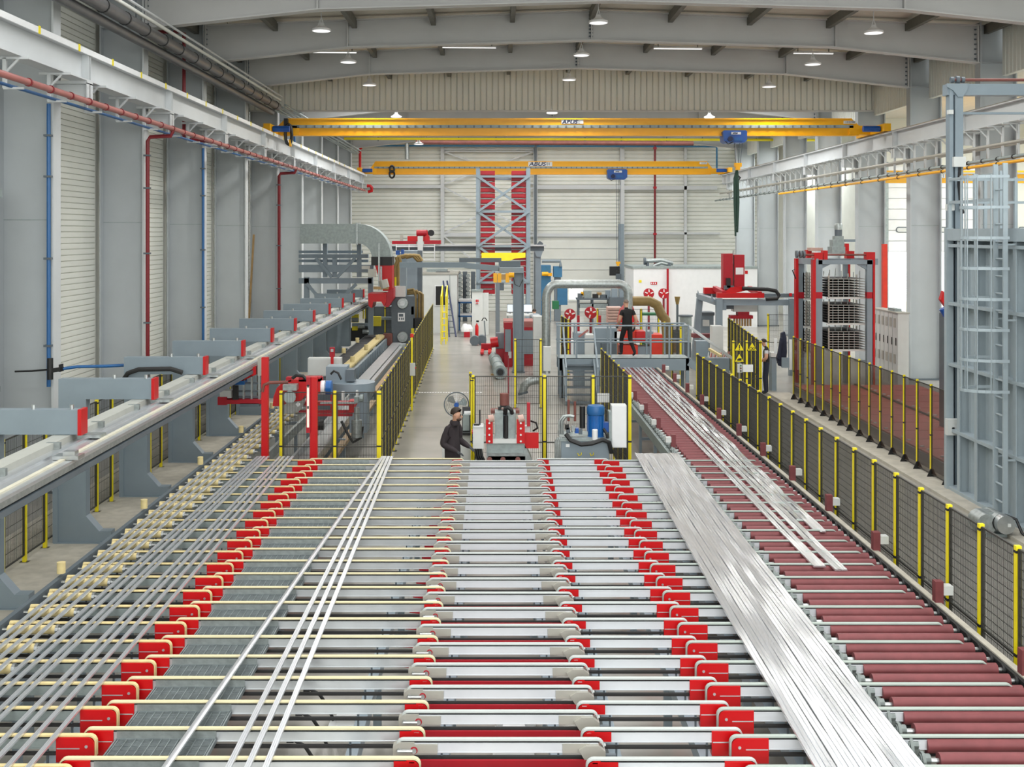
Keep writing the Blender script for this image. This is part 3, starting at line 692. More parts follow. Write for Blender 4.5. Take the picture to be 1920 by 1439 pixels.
for k in range(1, 12): copy_part(lg, (0, 1.65*k, 0))
u = MB().cyl((-5.22, 13.75, 1.02), (-5.22, 13.75, 1.15), .05, 14).build('guide_roller', 'tan', RL)
for k in range(1, 5): copy_part(u, (0, 3.23*k, 0))
# ================================================================== aluminium profiles
def strip(name, label, far, near, w, z, group, h=.018, ribs=3, wob=0., m='profile', n=26, ys=None, seed=0, cat='profile'):
    (xf, yf), (xn, yn) = far, near; rnd = random.Random(seed)
    sec = []
    for i in range(ribs):
        a, b = -.5+i/ribs, -.5+(i+1)/ribs
        sec += [(a*w+.001, h*.82), (a*w+.1*w/ribs, h), (b*w-.1*w/ribs, h), (b*w-.001, h*.82)]
    sec = [(-.5*w, 0)]+sec+[(.5*w, 0)]
    v = []; ns = len(sec); ph = rnd.random()*6
    for k in range(n+1):
        f = k/n; y = yn+(yf-yn)*f; x = xn+(xf-xn)*f+wob*.4*math.sin(ph+y*1.1)
        dz = wob*(math.sin(ph+y*2.3)+.6*math.sin(2*ph+y*5.1))
        tilt = wob*1.5*math.sin(ph*3+y*1.9)
        for (u, hh) in sec: v.append((x+u, y, z+max(0, hh+dz+(u/w)*tilt if hh > 0 else 0)))
    f = [(k*ns+i, k*ns+i+1, (k+1)*ns+i+1, (k+1)*ns+i) for k in range(n) for i in range(ns-1)]
    f += [(k*ns+ns-1, k*ns, (k+1)*ns, (k+1)*ns+ns-1) for k in range(n)]
    f += [tuple(range(ns))[::-1], tuple(range(n*ns, n*ns+ns))]
    o = MB().add(v, f, True).build(name, m); return tag(o, label, cat, group)
NTH = ['leftmost', 'second from left', 'third from left', 'rightmost']
for i, x in enumerate((-5.0, -4.9, -4.78, -4.66)):
    strip('aluminium_profile', '%s of the long aluminium profiles lying on the cream rollers' % NTH[i], (x-.02, 28.5), (x+.01, 7.9), .045, 1.004, 'profiles on the cream rollers', m='profile_matte', seed=i)
for i, (xf, xn) in enumerate(((-4.36, -4.52), (-4.3, -4.41), (-4.24, -4.26), (-4.17, -4.18))):
    strip('aluminium_profile', '%s profile of the middle bundle crossing the leftmost table' % NTH[i], (xf, 20.95), (xn, 8.0), .045, 1.004, 'middle bundle on the leftmost table', m='profile_matte', seed=10+i)
for i, (xf, xn) in enumerate(((-3.95, -3.98), (-3.88, -3.88), (-3.8, -3.74), (-3.72, -3.57))):
    strip('aluminium_profile', '%s profile of the right bundle near the red ends of the leftmost table' % NTH[i], (xf, 20.95), (xn, 8.0), .045, 1.004, 'right bundle on the leftmost table', m='profile_matte', seed=20+i)
strip('aluminium_profile', 'single flat aluminium profile lying slanted across the gratings', (-2.08, 20.95), (-2.56, 8.0), .058, 1.004, 'profiles on the grating table', ribs=1, m='profile_matte', seed=31)
for i, (xf, xn) in enumerate(((-2.03, -2.05), (-1.97, -1.9), (-1.91, -1.755))):
    strip('aluminium_profile', '%s of three profiles side by side right of the gratings' % ['leftmost', 'middle one', 'rightmost'][i], (xf, 20.95), (xn, 8.0), .05, 1.004, 'profiles on the grating table', m='profile_matte', seed=32+i)
for i in range(10):
    xf = 2.55+.81*(i+.5)/10; xn = 2.42+.85*(i+.5)/10
    strip('aluminium_profile', '%s profile from the left of the wide sheet of profiles by the rollers' % ORD[i], (xf, 21.2), (xn, 7.9), .083, 1.004, 'wide sheet of profiles', h=.022, ribs=2, wob=.004, n=90, seed=50+i)
for i, (a, b, ye) in enumerate(((3.9, 3.97, 14.1), (3.98, 4.05, 14.1), (4.12, 4.19, 13.95), (4.2, 4.27, 13.95))):
    strip('aluminium_profile', '%s profile of the longer pair of bundles on the dark red rollers' % NTH[i], (a+.03*i, 35), (a+.035, ye), .075, .985, 'long bundles on the dark red rollers', ribs=2, wob=.003, n=110, seed=70+i)
for i, (a, ye) in enumerate(((4.33, 16.4), (4.41, 15.85), (4.49, 15.75))):
    strip('aluminium_profile', '%s crumpled profile of the shorter bundle on the dark red rollers' % ['leftmost', 'middle', 'rightmost'][i], (a+.1+.04*i, 35), (a, ye), .08, .985, 'short crumpled bundle', ribs=2, wob=.009, n=140, seed=80+i)
# ================================================================== fences
def fence_proto(L, H, z0=.12, dv=.03, dh=.19, wire=.005, axis='Y'):
    m = MB(); n = int(L/dv)
    def put(a0, a1, z0_, z1_, t):
        if axis == 'Y': m.box(-t, t, a0, a1, z0_, z1_)
        else: m.box(a0, a1, -t, t, z0_, z1_)
    for i in range(n+1):
        a = L*i/n; put(a-wire/2, a+wire/2, z0, H-.03, wire/2)
    k = int((H-z0)/dh)
    for i in range(k+1):
        z = z0+(H-.03-z0)*i/k; put(0, L, z-wire/2, z+wire/2, wire/2+.002)
    for z in (z0, .9, H-.03): put(0, L, z-.009, z+.009, .012)
    for a in (0, L): put(a-.014, a+.014, z0, H-.03, .015)
    return m
def fence(label, posts, H=2.0, panel=True, skip=(), pm='wire', foot='plate', dv=.03, post_r=.028, tall=None, group=None, solid=None, dh=.19):
    P = [Vector((x, y, 0)) for x, y in posts]
    t = thing('safety_fence', label, 'fence', tuple(P[0]), group)
    pr = MB().box(P[0].x-post_r, P[0].x+post_r, P[0].y-post_r, P[0].y+post_r, 0, H).build('post', 'yellow', t)
    MB().box(P[0].x-post_r*1.15, P[0].x+post_r*1.15, P[0].y-post_r*1.15, P[0].y+post_r*1.15, H-.07, H-.045).box(P[0].x-post_r*1.15, P[0].x+post_r*1.15, P[0].y-post_r*1.15, P[0].y+post_r*1.15, .9, .93).build('clamp', 'black', pr)
    if foot == 'tri':
        MB().prism([(P[0].x-.13, 0), (P[0].x+.13, 0), (P[0].x+.03, .22), (P[0].x-.03, .22)], P[0].y-.05, P[0].y-.03, 'Y').box(P[0].x-.1, P[0].x+.06, P[0].y-.11, P[0].y+.11, 0, .012).build('foot', 'black', pr)
    else: MB().box(P[0].x-.07, P[0].x+.07, P[0].y-.06, P[0].y+.06, 0, .012).build('foot', 'black', pr)
    for p in P[1:]: copy_part(pr, p-P[0])
    cache = {}
    for i in range(len(P)-1):
        if i in skip: continue
        d = P[i+1]-P[i]; L = d.length
        key = round(L, 2)
        if key not in cache:
            if solid: me = MB().box(.04, L-.04, -.004, .004, .12, H-.04).mesh('panel')
            else: me = fence_proto(L-.08, H, dv=dv, dh=dh, axis='X').mesh('mesh_panel')
            me.materials.append(MATS[solid or pm]); cache[key] = me
        o = bpy.data.objects.new('mesh_panel' if not solid else 'panel', cache[key]); COL.objects.link(o); o.parent = t
        u = d.normalized(); o.location = P[i]-P[0]+u*(0 if solid else .04); o.rotation_euler = (0, 0, math.atan2(d.y, d.x)); ORG[o] = ORG[t]
        if solid:
            fr = MB().box(.03, L-.03, -.01, .01, H-.05, H-.03).box(.03, L-.03, -.01, .01, .1, .12).box(.03, .05, -.01, .01, .1, H-.03).box(L-.05, L-.03, -.01, .01, .1, H-.03)
            if key not in FR: FR[key] = fr.mesh('panel_frame'); FR[key].materials.append(MATS['wire'])
            f = bpy.data.objects.new('panel_frame', FR[key]); COL.objects.link(f); f.parent = o; ORG[f] = ORG[t]
    return t
FR = {}
fence('long yellow and black mesh fence right of the dark red rollers', [(5.165, 10.5+.863*k) for k in range(-1, 23)], 2.0, dv=.027, dh=.09)
fence('smoked panel fence with black triangular feet before the red furnace pit', [(9.0, 22.96+.785*k) for k in range(16)], 1.97, foot='tri', solid='smoked', post_r=.022)
fence('yellow and black mesh fence standing along the left wall behind the puller stands', [(-7.3, 13.74+.8*k) for k in range(42)], 2.05, dv=.035)
fence('dark mesh fence along the left of the aisle up to the press', [(-2.33-.0165*.86*k, 22.5+.86*k) for k in range(33)], 2.0, dv=.028, post_r=.018)
fence('short mesh fence across the table end left of the aisle', [(WX(527, 22.5), 22.5), (WX(628, 22.5), 22.5), (WX(712, 22.5), 22.5)], 2.0, dv=.03)
ya = 23.0
fence('mesh fence behind the red punching press, in front of the bridge stairs', [(WX(887, ya), ya), (WX(1021, ya), ya), (WX(1112, ya), ya), (WX(1181, ya), ya)], 2.25, dv=.04)
fence('short mesh fence by the left of the punching press running down the aisle', [(WX(887, ya)-.02, ya), (WX(884, ya+.9)-.02, ya+.9)], 2.2, dv=.04)
yb = 33.4
fence('mesh fence around the jib crane column', [(WX(966, yb), yb), (WX(1014, yb), yb)], 2.02, dv=.045)
fence('dark mesh fence from the roller conveyor back to the bridge', [(2.66-.01*k, 23.0+.9*k) for k in range(7)], 2.25, dv=.028, post_r=.02)

fence('mesh fence crossing before the press with thin yellow posts', [(WX(722, 48), 48.0), (WX(757, 48), 48.0), (WX(792, 48), 48.0)], 2.0, dv=.05, post_r=.025)
t = thing('fence_switch_box', 'pale switch box with orange beacon on the aisle fence', 'control box', (-2.42, 33.0, 0))
MB().box(-2.52, -2.34, 32.9, 33.0, 1.0, 1.36).build('box', 'cab', t); MB().box(-2.46, -2.41, 32.95, 33.0, 0, 2.1).build('post', 'yellow', t)
MB().cyl((-2.435, 32.97, 2.1), (-2.435, 32.97, 2.2), .05, 10).build('beacon', 'orange_red', t); MB().cyl((-2.34, 32.95, 1.22), (-2.31, 32.95, 1.22), .025, 8).build('button', 'red', t)
# ================================================================== puller track on grey stands, left
ns = 11
def stand(Y, lab):
    t = thing('puller_stand', lab, 'stand', (-6.4, Y, 0), 'puller stands')
    MB().prism([(-7.19, .02), (-6.33, .02), (-6.33, .2), (-6.52, .2), (-6.74, .45), (-6.74, 2.37), (-7.19, 2.37)], Y-.1, Y+.1).build('column', 'mgrey', t)
    MB().prism([(-7.19, 2.37), (-5.66, 2.37), (-5.66, 2.7), (-7.19, 2.7)], Y-.1, Y+.1).build('arm', 'mgrey', t)
    MB().box(-5.66, -5.61, Y-.12, Y+.12, 2.36, 2.71).build('end_cap', 'red', t)
    MB().box(-7.25, -6.28, Y-.16, Y+.16, 0, .02).build('base_plate', 'mgrey', t)
    MB().box(-7.27, -7.19, Y-.14, Y+.14, 0, 1.2).build('back_rib', 'mgrey', t)
    MB().cyl((-5.78, Y, 2.7), (-5.78, Y, 2.76), .03, 8).cyl((-6.3, Y, 2.7), (-6.3, Y, 2.76), .03, 8).build('lifting_bolt', 'steel', t)
    MB().box(-5.72, -5.4, Y+.02, Y+.26, 2.3, 2.34).box(-5.72, -5.66, Y+.04, Y+.1, 2.28, 2.4).build('clamp_plate', 'galv', t)
    return t
s0 = stand(15.61, 'nearest grey puller stand, its arm cut by the left edge')
for k in range(1, ns): copy_thing(s0, (-6.4, 15.61+3.306*k, 0), '%s grey puller stand from the camera, red end cap on its arm' % ORD[k])
t = thing('puller_track', 'long light metal puller track hung under the grey stand arms', 'track', (-5.6, 28, 2.1))
y0, y1 = 6, 50
MB().box(-5.99, -5.76, y0, y1, 2.2, 2.365).build('box_tube', 'track_tube', t)
MB().box(-5.76, -5.25, y0, y1, 2.24, 2.28).box(-5.62, -5.56, y0, y1, 2.28, 2.315).build('rail_plate', 'alu', t)
MB().box(-5.4, -5.34, y0, y1, 2.28, 2.3).build('guide_strip', 'track_strip', t)
MB().box(-5.30, -5.25, y0, y1, 2.17, 2.24).build('edge_rail', 'galv', t)
MB().box(-5.5, -5.24, y0, y1, 2.07, 2.14).build('lower_rail', 'dgrey', t)
MB().box(-5.9, -5.5, y0, y1, 2.12, 2.2).build('soffit', 'mgrey', t)
c = MB().box(-5.86, -5.68, 8.3, 8.36, 2.2, 2.37).build('tube_bracket', 'galv', t)
for k in range(1, 26): copy_part(c, (0, 1.653*k, 0))
t = thing('rail_clamp', 'small bright clamp lying on the puller track', 'clamp', W(125, 860, 15.2))
p = W(128, 862, 14.3); MB().box(p.x-.16, p.x+.16, p.y-.1, p.y+.12, 2.285, 2.33).box(p.x-.05, p.x+.1, p.y-.05, p.y+.08, 2.33, 2.38).build('body', 'steel', t)
tag(MB().tube([W(232, 712, 22.1), W(240, 700, 22), W(260, 693, 22), W(320, 692, 22), W(342, 699, 22)], .045, 8).build('energy_hose', 'rubber'), 'black hose bent over the third puller stand arm', 'hose')
tag(MB().tube([W(28, 697, 22), W(60, 696, 22), W(95, 693, 22), W(120, 690, 22)], .02, 6).build('air_cable', 'black'), 'thin black cable leading to the valve on the nearest left column', 'cable')
t = thing('air_valve_set', 'black air valves with blue hose beside the nearest left column', 'valve', W(110, 700, 22))
MB().bar(W(92, 696, 22), W(118, 692, 22), .08).bar(W(113, 690, 22), W(116, 690, 22), .16, .14).build('valve_body', 'black', t)
MB().tube([W(118, 692, 22), W(145, 688, 22.1), W(200, 687, 22.2), W(236, 685, 22.3)], .03, 8).build('hose', 'pipe_blue', t)
MB().cyl(W(94, 712, 22), W(94, 672, 22), .06, 8).build('filter', 'black', t)
# side door frame at the left edge
t = thing('wall_cabinet', 'light grey service shaft cut by the left edge of the picture', 'cabinet', (-9.55, 20.3, 0))
MB().box(-9.8, -9.1, 19.6, 20.9, 0, 5.75).build('body', 'cab', t); MB().box(-9.85, -9.05, 19.5, 21, 5.75, 5.9).build('cap', 'galv_dull', t)
MB().box(-9.82, -9.06, 19.55, 20.95, 2.2, 2.3).build('ledge', 'galv_dull', t)
# puller head hanging under the track
YP = 24.6
t = thing('pulling_carriage', 'red puller carriage hanging under the track before the saw', 'machine', W(447, 768, YP))
MB().pb(408, 745, 425, 760, YP, .5).pb(425, 750, 490, 758, YP, .6).build('base_beam', 'red_deep', t)
MB().prism([(WX(425, YP), WZ(712, YP)), (WX(447, YP), WZ(700, YP)), (WX(478, YP), WZ(688, YP)), (WX(478, YP), WZ(704, YP)), (WX(440, YP), WZ(722, YP)), (WX(425, YP), WZ(722, YP))], YP+.1, YP+.5).build('upper_arm', 'red', t)
MB().pb(440, 715, 458, 722, YP+.05, .3).build('motor', 'blue', t)
MB().pb(412, 733, 434, 747, YP+.05, .3).build('gear_box', 'cab', t)
for x in (441, 455, 470, 484): MB().pb(x, 705, x+3, 756, YP+.1, .1).build('strut', 'galv', t)
for y in (718, 733, 744): MB().pb(436, y, 488, y+3, YP+.14, .1).build('cross_bar', 'dgrey', t)
MB().pb(436, 724, 446, 750, YP-.02, .08).build('cable_chain', 'black', t)
MB().pb(483, 672, 490, 705, YP+.1, .2).build('hanger', 'plate_grey', t)
MB().pb(450, 757, 486, 763, YP, .5).build('gripper', 'dgrey', t)
# light curtain posts and the saw
def red_post(x0, x1, yt, Y, lab, strip_=False):
    t = thing('red_post', lab, 'post', (WX((x0+x1)/2, Y), Y, 0), 'red light curtain posts')
    MB().box(WX(x0, Y), WX(x1, Y), Y, Y+.13, 0, WZ(yt, Y)).build('profile', 'red', t)
    MB().box(WX(x0, Y)-.05, WX(x1, Y)+.05, Y-.04, Y+.17, 0, .02).build('foot', 'red_deep', t)
    if strip_:
        q = MB().pb(574, 708, 582, 812, Y-.06, .07).build('sensor_housing', 'red_deep', t)
        MB().pb(575.5, 725, 579.5, 802, Y-.075, .02).build('light_strip', 'tube_glow', q)
        for y in (722, 762): MB().pb(576, y, 579, y+5, Y-.08, .02).build('clip', 'black', q)
    else: MB().tube([W(492, 735, Y), W(495, 722, Y), W(505, 718, Y), W(540, 717, Y)], .03, 8).build('hose', 'rust', t)
    return t
red_post(490, 502, 671, 21.7, 'taller red light curtain post left of the circular saw')
red_post(581, 594, 708, 21.7, 'red light curtain post with a pale light strip right of the saw', True)
YS = 24.0
t = thing('circular_saw', 'red cold saw with grey motor and blue fan cover above the run-out', 'machine', W(545, 790, YS))
MB().prism([(WX(x, YS), WZ(y, YS)) for x, y in ((511, 762), (513, 744), (519, 728), (530, 717), (545, 713), (600, 711), (600, 738), (572, 742), (564, 752), (540, 755), (528, 762))], YS, YS+.45).build('blade_guard', 'red', t)
MB().lathe([(.01, 0), (.33, 0), (.33, .02), (.01, .02)], W(543, 748, YS+.46), 28, 'Y').build('saw_blade', 'steel', t)
MB().cyl(W(543, 745, YS-.35), W(543, 745, YS), .13, 14).build('motor', 'galv_dull', t)
MB().pb(530, 722, 556, 733, YS-.25, .25).build('gear_box', 'galv', t)
MB().cyl(W(590, 727, YS+.2), W(612, 727, YS+.2), .15, 16).build('feed_motor', 'white', t)
MB().cyl(W(610, 727, YS+.2), W(622, 727, YS+.2), .15, 16).build('fan_cover', 'blue', t)
MB().pb(536, 708, 546, 716, YS, .2).pb(560, 708, 600, 716, YS, .3).build('top_mount', 'red_deep', t)
MB().tube([W(548, 710, YS), W(556, 704, YS), W(568, 705, YS), W(574, 712, YS)], .035, 8).build('hose', 'black', t)
MB().pb(516, 754, 668, 761, YS+.5, .2).build('slide_beam', 'red_deep', t)
MB().pb(594, 776, 660, 781, YS+.3, .15).pb(560, 770, 660, 774, YS+.5, .1).build('guide_rod', 'red_deep', t)
MB().pb(654, 752, 664, 774, YS+.2, .3).build('clamp_block', 'red', t)
dm = MB().prism([(WX(560.5, YS), WZ(752, YS)), (WX(565, YS), WZ(757, YS)), (WX(560.5, YS), WZ(762, YS)), (WX(556, YS), WZ(757, YS))], YS-.11, YS-.1).build('warning_label', 'white', t)
MB().pb(600, 755, 668, 758, YS+.1, .1).build('rail', 'galv', t)
MB().pb(664, 745, 672, 756, YS, .2).cyl(W(675, 747, YS), W(681, 747, YS), .08, 10).build('valve', 'galv_dull', t)
t = thing('saw_cabinet', 'grey saw table column with rounded top behind the circular saw', 'machine', W(660, 840, YS+1.4))
Yk = YS+1.4
MB().pb(655, 735, 688, 812, Yk, .5).build('column', 'mgrey', t)
MB().lathe([(.01, 0), (.5, 0), (.5, .2), (.01, .2)], W(662, 733, Yk+.4), 20).build('round_table', 'mgrey', t)
MB().pb(611, 688, 650, 718, Yk+.3, .5).build('upper_housing', 'mgrey', t)
MB().pb(648, 694, 664, 716, Yk+.25, .4).build('motor_box', 'dgrey', t)
MB().pb(640, 735, 645, 752, Yk-.3, .1).pb(667, 733, 671, 752, Yk-.3, .1).build('bracket', 'cab', t)
MB().cyl(W(669, 788, YS), W(669, 820, YS), .11, 12).cyl(W(669, 764, YS), W(669, 788, YS), .06, 10).build('cylinder', 'galv', t)
MB().tube([W(640, 790, YS), W(655, 820, YS), W(662, 830, YS), W(676, 822, YS), W(680, 800, YS)], .03, 7).build('hose', 'black', t)
MB().tube([W(620, 702, Yk), W(626, 696, Yk), W(634, 700, Yk), W(640, 712, Yk)], .025, 7).build('cable', 'black', t)
t = thing('saw_outfeed', 'steel plate trough with coiled hose right of the red light curtain post', 'table', W(590, 860, 22.9))
MB().prism([(-3.95, .62), (-3.45, .62), (-3.45, .8), (-3.5, .8), (-3.5, .66), (-3.9, .66), (-3.9, .8), (-3.95, .8)], 21.4, 31, 'Y').build('trough', 'steel', t)
MB().box(-3.4, -3.25, 21.4, 31, .5, .58).build('chain_rail', 'brass', t)
for y in (21.8, 25, 28.5): MB().box(-3.95, -3.3, y, y+.1, 0, .6).build('leg', 'mgrey', t)
c = []
for k in range(40): a = k*PI/4; c.append(W(596+.55*k/2, 797, 23)+Vector((0, .09*math.sin(a), .1*math.cos(a))))
MB().tube(c, .015, 6).build('coiled_hose', 'black', t)
t = thing('control_cabinet', 'pale flat cabinet behind the saw below the puller track', 'cabinet', W(606, 705, 30))
MB().pb(577, 672, 639, 706, 30, .3).build('body', 'cab', t); MB().pb(579, 674, 637, 704, 29.98, .03).build('door', 'cab', t)
MB().box(WX(580, 30), WX(636, 30), 30.05, 30.25, 0, WZ(706, 30)).build('plinth', 'dgrey', t)
t = thing('signal_post', 'short red post with a lever in front of the pale cabinet', 'post', W(622, 688, 29.6))
MB().box(WX(620, 29.6), WX(625, 29.6), 29.6, 29.68, 0, WZ(670, 29.6)).build('stem', 'red', t); MB().pb(618, 652, 627, 670, 29.6, .1).build('head', 'red_deep', t); MB().pb(620, 655, 625, 660, 29.58, .03).build('lever', 'steel', t)
# far run-out beds
t = thing('far_runout_bed', 'far run-out bed with cream and dark rollers leading to the press', 'conveyor', (-4.9, 38, 0))
fx0, fx1 = -5.2, -4.45
q = MB().cyl((fx0, 31.6, .97), (fx1-.3, 31.6, .97), .05, 8).build('roller', 'black', t)
q3 = MB().cyl((fx1-.3, 31.6, .98), (fx1, 31.6, .98), .055, 8).build('felt_sleeve', 'tan', q)
for k in range(1, 52): copy_part(q, (0, .28*k, 0))
MB().box(fx1+.02, fx1+.1, 31.3, 46, .55, .9).build('side_frame', 'mgrey', t)
MB().box(fx0-.06, fx0, 31.3, 46, .6, .98).build('side_frame', 'dgrey', t)
lg = MB().box(fx1+.02, fx1+.1, 31.5, 31.62, 0, .55).box(fx1+.1, fx1+.13, 31.5, 31.58, .5, .9).build('leg', 'mgrey', t)
for k in range(1, 20): copy_part(lg, (0, .75*k, 0))
u = MB().cyl((fx1-.1, 32.4, 1.03), (fx1-.1, 32.4, 1.2), .07, 10).build('guide_roller', 'tan', t)
for k in range(1, 4): copy_part(u, (0, 3.8*k, 0)); copy_part(u, (-.62, 3.8*k-1.2, 0))
t = thing('slide_table', 'long pale steel slide table right of the far run-out bed', 'table', (-3.7, 38, 0))
MB().box(-3.95, -3.62, 31.5, 43.6, .86, .93).box(-3.6, -3.48, 31.5, 43.6, .84, .9).build('top', 'steel', t)
MB().box(-3.42, -3.3, 31.5, 43.6, .7, .76).build('side_strip', 'brass', t)
MB().box(-3.9, -3.5, 31.6, 43.5, .5, .86).build('bed', 'mgrey', t)
for k in range(7): MB().box(-3.85, -3.45, 32+1.9*k, 32.2+1.9*k, 0, .5).build('leg', 'mgrey', t)
MB().pb(748, 646, 760, 663, 42.5, .4).build('motor_plate', 'galv', t)
# ================================================================== extrusion press, left background
YQ = 46.0
t = thing('press_front_column', 'grey press front column with two round steel end plates', 'machine', W(755, 645, YQ))
MB().pb(734, 556, 777, 650, YQ, 1.0).build('column', 'dgrey', t)
MB().pb(751, 500, 762, 560, YQ+.1, .3).build('upright', 'mgrey', t)
MB().pb(740, 537, 760, 557, YQ-.1, .3).build('top_box', 'cab', t)
for y in (569, 632):
    b = MB().lathe([(.01, -.12), (.2, -.12), (.22, -.1), (.22, 0), (.01, 0)], W(755, y, YQ), 18, 'Y').build('tie_rod_nut', 'galv', t)
    MB().lathe([(.01, -.18), (.1, -.18), (.1, -.1), (.01, -.1)], W(755, y, YQ), 14, 'Y').build('nut_centre', 'steel', b)
g = MB().pb(746, 587, 759, 603, YQ-.08, .1).build('gauge_panel', 'white', t)
MB().pb(748, 589, 756, 594, YQ-.09, .02).build('display', 'dgrey', g)
for x in (748, 752, 755): MB().pb(x, 596, x+2, 600, YQ-.09, .02).build('button', 'dgrey', g)
for k, x in enumerate((779, 786, 792)):
    MB().tube([W(763, 545+3*k, YQ+.5), W(x-4, 543+3*k, YQ+.4), W(x, 552, YQ+.4), W(x, 600, YQ+.4)], .06, 8).build('pipe', 'hose_brown', t)
MB().pb(775, 597, 790, 616, YQ, .4).pb(771, 575, 776, 590, YQ, .2).build('valve_block', 'black', t)
MB().pb(771, 616, 776, 626, YQ-.05, .1).build('sign', 'yellow', t)
MB().pb(719, 626, 735, 648, YQ-.4, .3).build('die_carrier', 'rust', t)
t = thing('extrusion_press', 'dark grey press frame with yellow guards behind the track end', 'machine', W(690, 640, 48))
MB().pb(684, 575, 735, 650, 48, 1.6).build('body', 'dgrey', t)
MB().pb(690, 595, 735, 600, 47.6, .3).pb(660, 607, 690, 612, 47, .3).build('beam', 'mgrey', t)
MB().pb(698, 594, 714, 612, 47.4, .2).build('guard', 'yellow', t); MB().pb(659, 590, 672, 605, 47.3, .2).build('guard', 'yellow', t); MB().pb(660, 612, 670, 620, 47.2, .2).build('guard', 'yellow', t)
MB().pb(632, 560, 655, 650, 45.4, .5).build('gusset', 'mgrey', t)
for x, y in ((660, 600), (672, 612), (680, 622), (668, 580)): MB().cyl(W(x, y, 47), W(x+12, y, 47), .09, 10).build('cylinder', 'galv', t)
for x in (680, 684): MB().pb(x, 576, x+2, 598, 46.9, .05).build('spring', 'yellow', t)
MB().pb(650, 616, 690, 640, 47.5, .4).build('pit', 'black', t)
t = thing('press_tower', 'grey press main frame with brown hydraulic pipes behind the red hood', 'machine', W(770, 600, 50))
MB().pb(753, 470, 782, 560, 50, 1.2).build('frame', 'mgrey', t)
MB().pb(780, 470, 791, 600, 50.2, .5).build('mast', 'dgrey', t)
for x in (741, 746): MB().tube([W(x, 560, 49), W(x, 500, 49), W(x+4, 490, 49), W(x+2, 482, 49)], .08, 8).build('pipe', 'hose_brown', t)
for k in range(3): MB().tube([W(745+8*k, 483, 49.2), W(760+8*k, 479, 49.2), W(775+5*k, 480, 49.2), W(785+3*k, 490, 49.2)], .08, 8).build('pipe', 'hose_brown', t)
MB().pb(752, 468, 757, 485, 49.2, .3).pb(742, 470, 749, 478, 49.2, .3).build('valve', 'hoist_blue', t)
MB().pb(740, 520, 743, 552, 48.6, .06).build('rail_post', 'yellow', t)
# red exhaust hood, duct
t = thing('exhaust_duct', 'big galvanised rectangular exhaust duct bending down over the press', 'duct', W(700, 500, 46))
dy = 1.0
MB().pb(562, 420, 668, 457, 46, dy).build('straight_section', 'galv_dull', t)
MB().pb(667, 418, 671, 459, 45.95, dy+.1).build('joint_flange', 'galv', t)
oc = [(671+62*math.sin(a), 482-62*math.cos(a)) for a in [k*PI/16 for k in range(9)]]
ic = [(671+26*math.sin(a), 483-26*math.cos(a)) for a in [k*PI/16 for k in range(9)]]
MB().prism([(WX(x, 46), WZ(y, 46)) for x, y in oc+ic[::-1]], 46, 46+dy).build('elbow', 'galv_dull', t)
MB().pb(696, 482, 735, 498, 45.97, dy+.06).build('flexible_collar', 'black', t)
t = thing('exhaust_hood', 'red exhaust hood and chute above the press entry', 'hood', W(715, 575, 45.5))
MB().prism([(WX(x, 46), WZ(y, 46)) for x, y in ((703, 498), (735, 498), (735, 546), (718, 546))], 46, 46.9).build('upper_chute', 'red', t)
MB().prism([(WX(x, 45), WZ(y, 45)) for x, y in ((690, 551), (724, 551), (724, 566), (720, 575), (715, 566), (700, 566), (697, 578), (691, 574))], 45, 46.4).build('trough', 'red', t)
MB().prism([(WX(x, 45.1), WZ(y, 45.1)) for x, y in ((724, 549), (738, 540), (738, 560), (728, 576), (722, 576))], 45.1, 46.6).build('side_panel', 'red_deep', t)
for x, y0_ in ((709, 456), (713, 500)): MB().pb(x, y0_, x+3, 545, 45, .06).build('rod', 'galv', t)
MB().pb(690, 505, 703, 520, 45.2, .3).pb(678, 499, 692, 505, 45.2, .3).cyl(W(718, 525, 45), W(722, 540, 45), .18, 10).build('drive', 'plate_grey', t)
MB().pb(700, 538, 728, 543, 44.9, .2).build('bracket', 'brass', t)
# grey steel platform left of the press
t = thing('steel_platform', 'grey braced steel platform below the galvanised duct', 'platform', W(630, 560, 47))
for y0_, y1_, x1_ in ((477, 484, 690), (497, 511, 700), (522, 532, 697)): MB().pb(560, y0_, x1_, y1_, 47, .3).build('beam', 'mgrey', t)
for x in (623, 605, 669): MB().pb(x, 457 if x != 623 else 483, x+8, 520, 47.05, .2).build('post', 'mgrey', t)
for a, b in (((592, 484), (622, 520)), ((666, 484), (632, 520)), ((575, 532), (600, 560)), ((640, 560), (668, 533))): MB().bar(W(*a, 47), W(*b, 47), .13).build('brace', 'mgrey', t)
MB().pb(560, 470, 680, 475, 47.6, .05).pb(560, 487, 690, 492, 47.4, .2).build('rail', 'mgrey', t)
for x in (570, 690): MB().box(WX(x, 47), WX(x, 47)+.2, 47, 47.2, 0, WZ(520, 47)).build('leg', 'mgrey', t)
tag(MB().bar(W(476, 440, 44), (WX(462, 44), 44, 0), .06, .12).build('leaning_plank', 'brass'), 'narrow wooden plank leaning against the left wall cladding', 'plank')
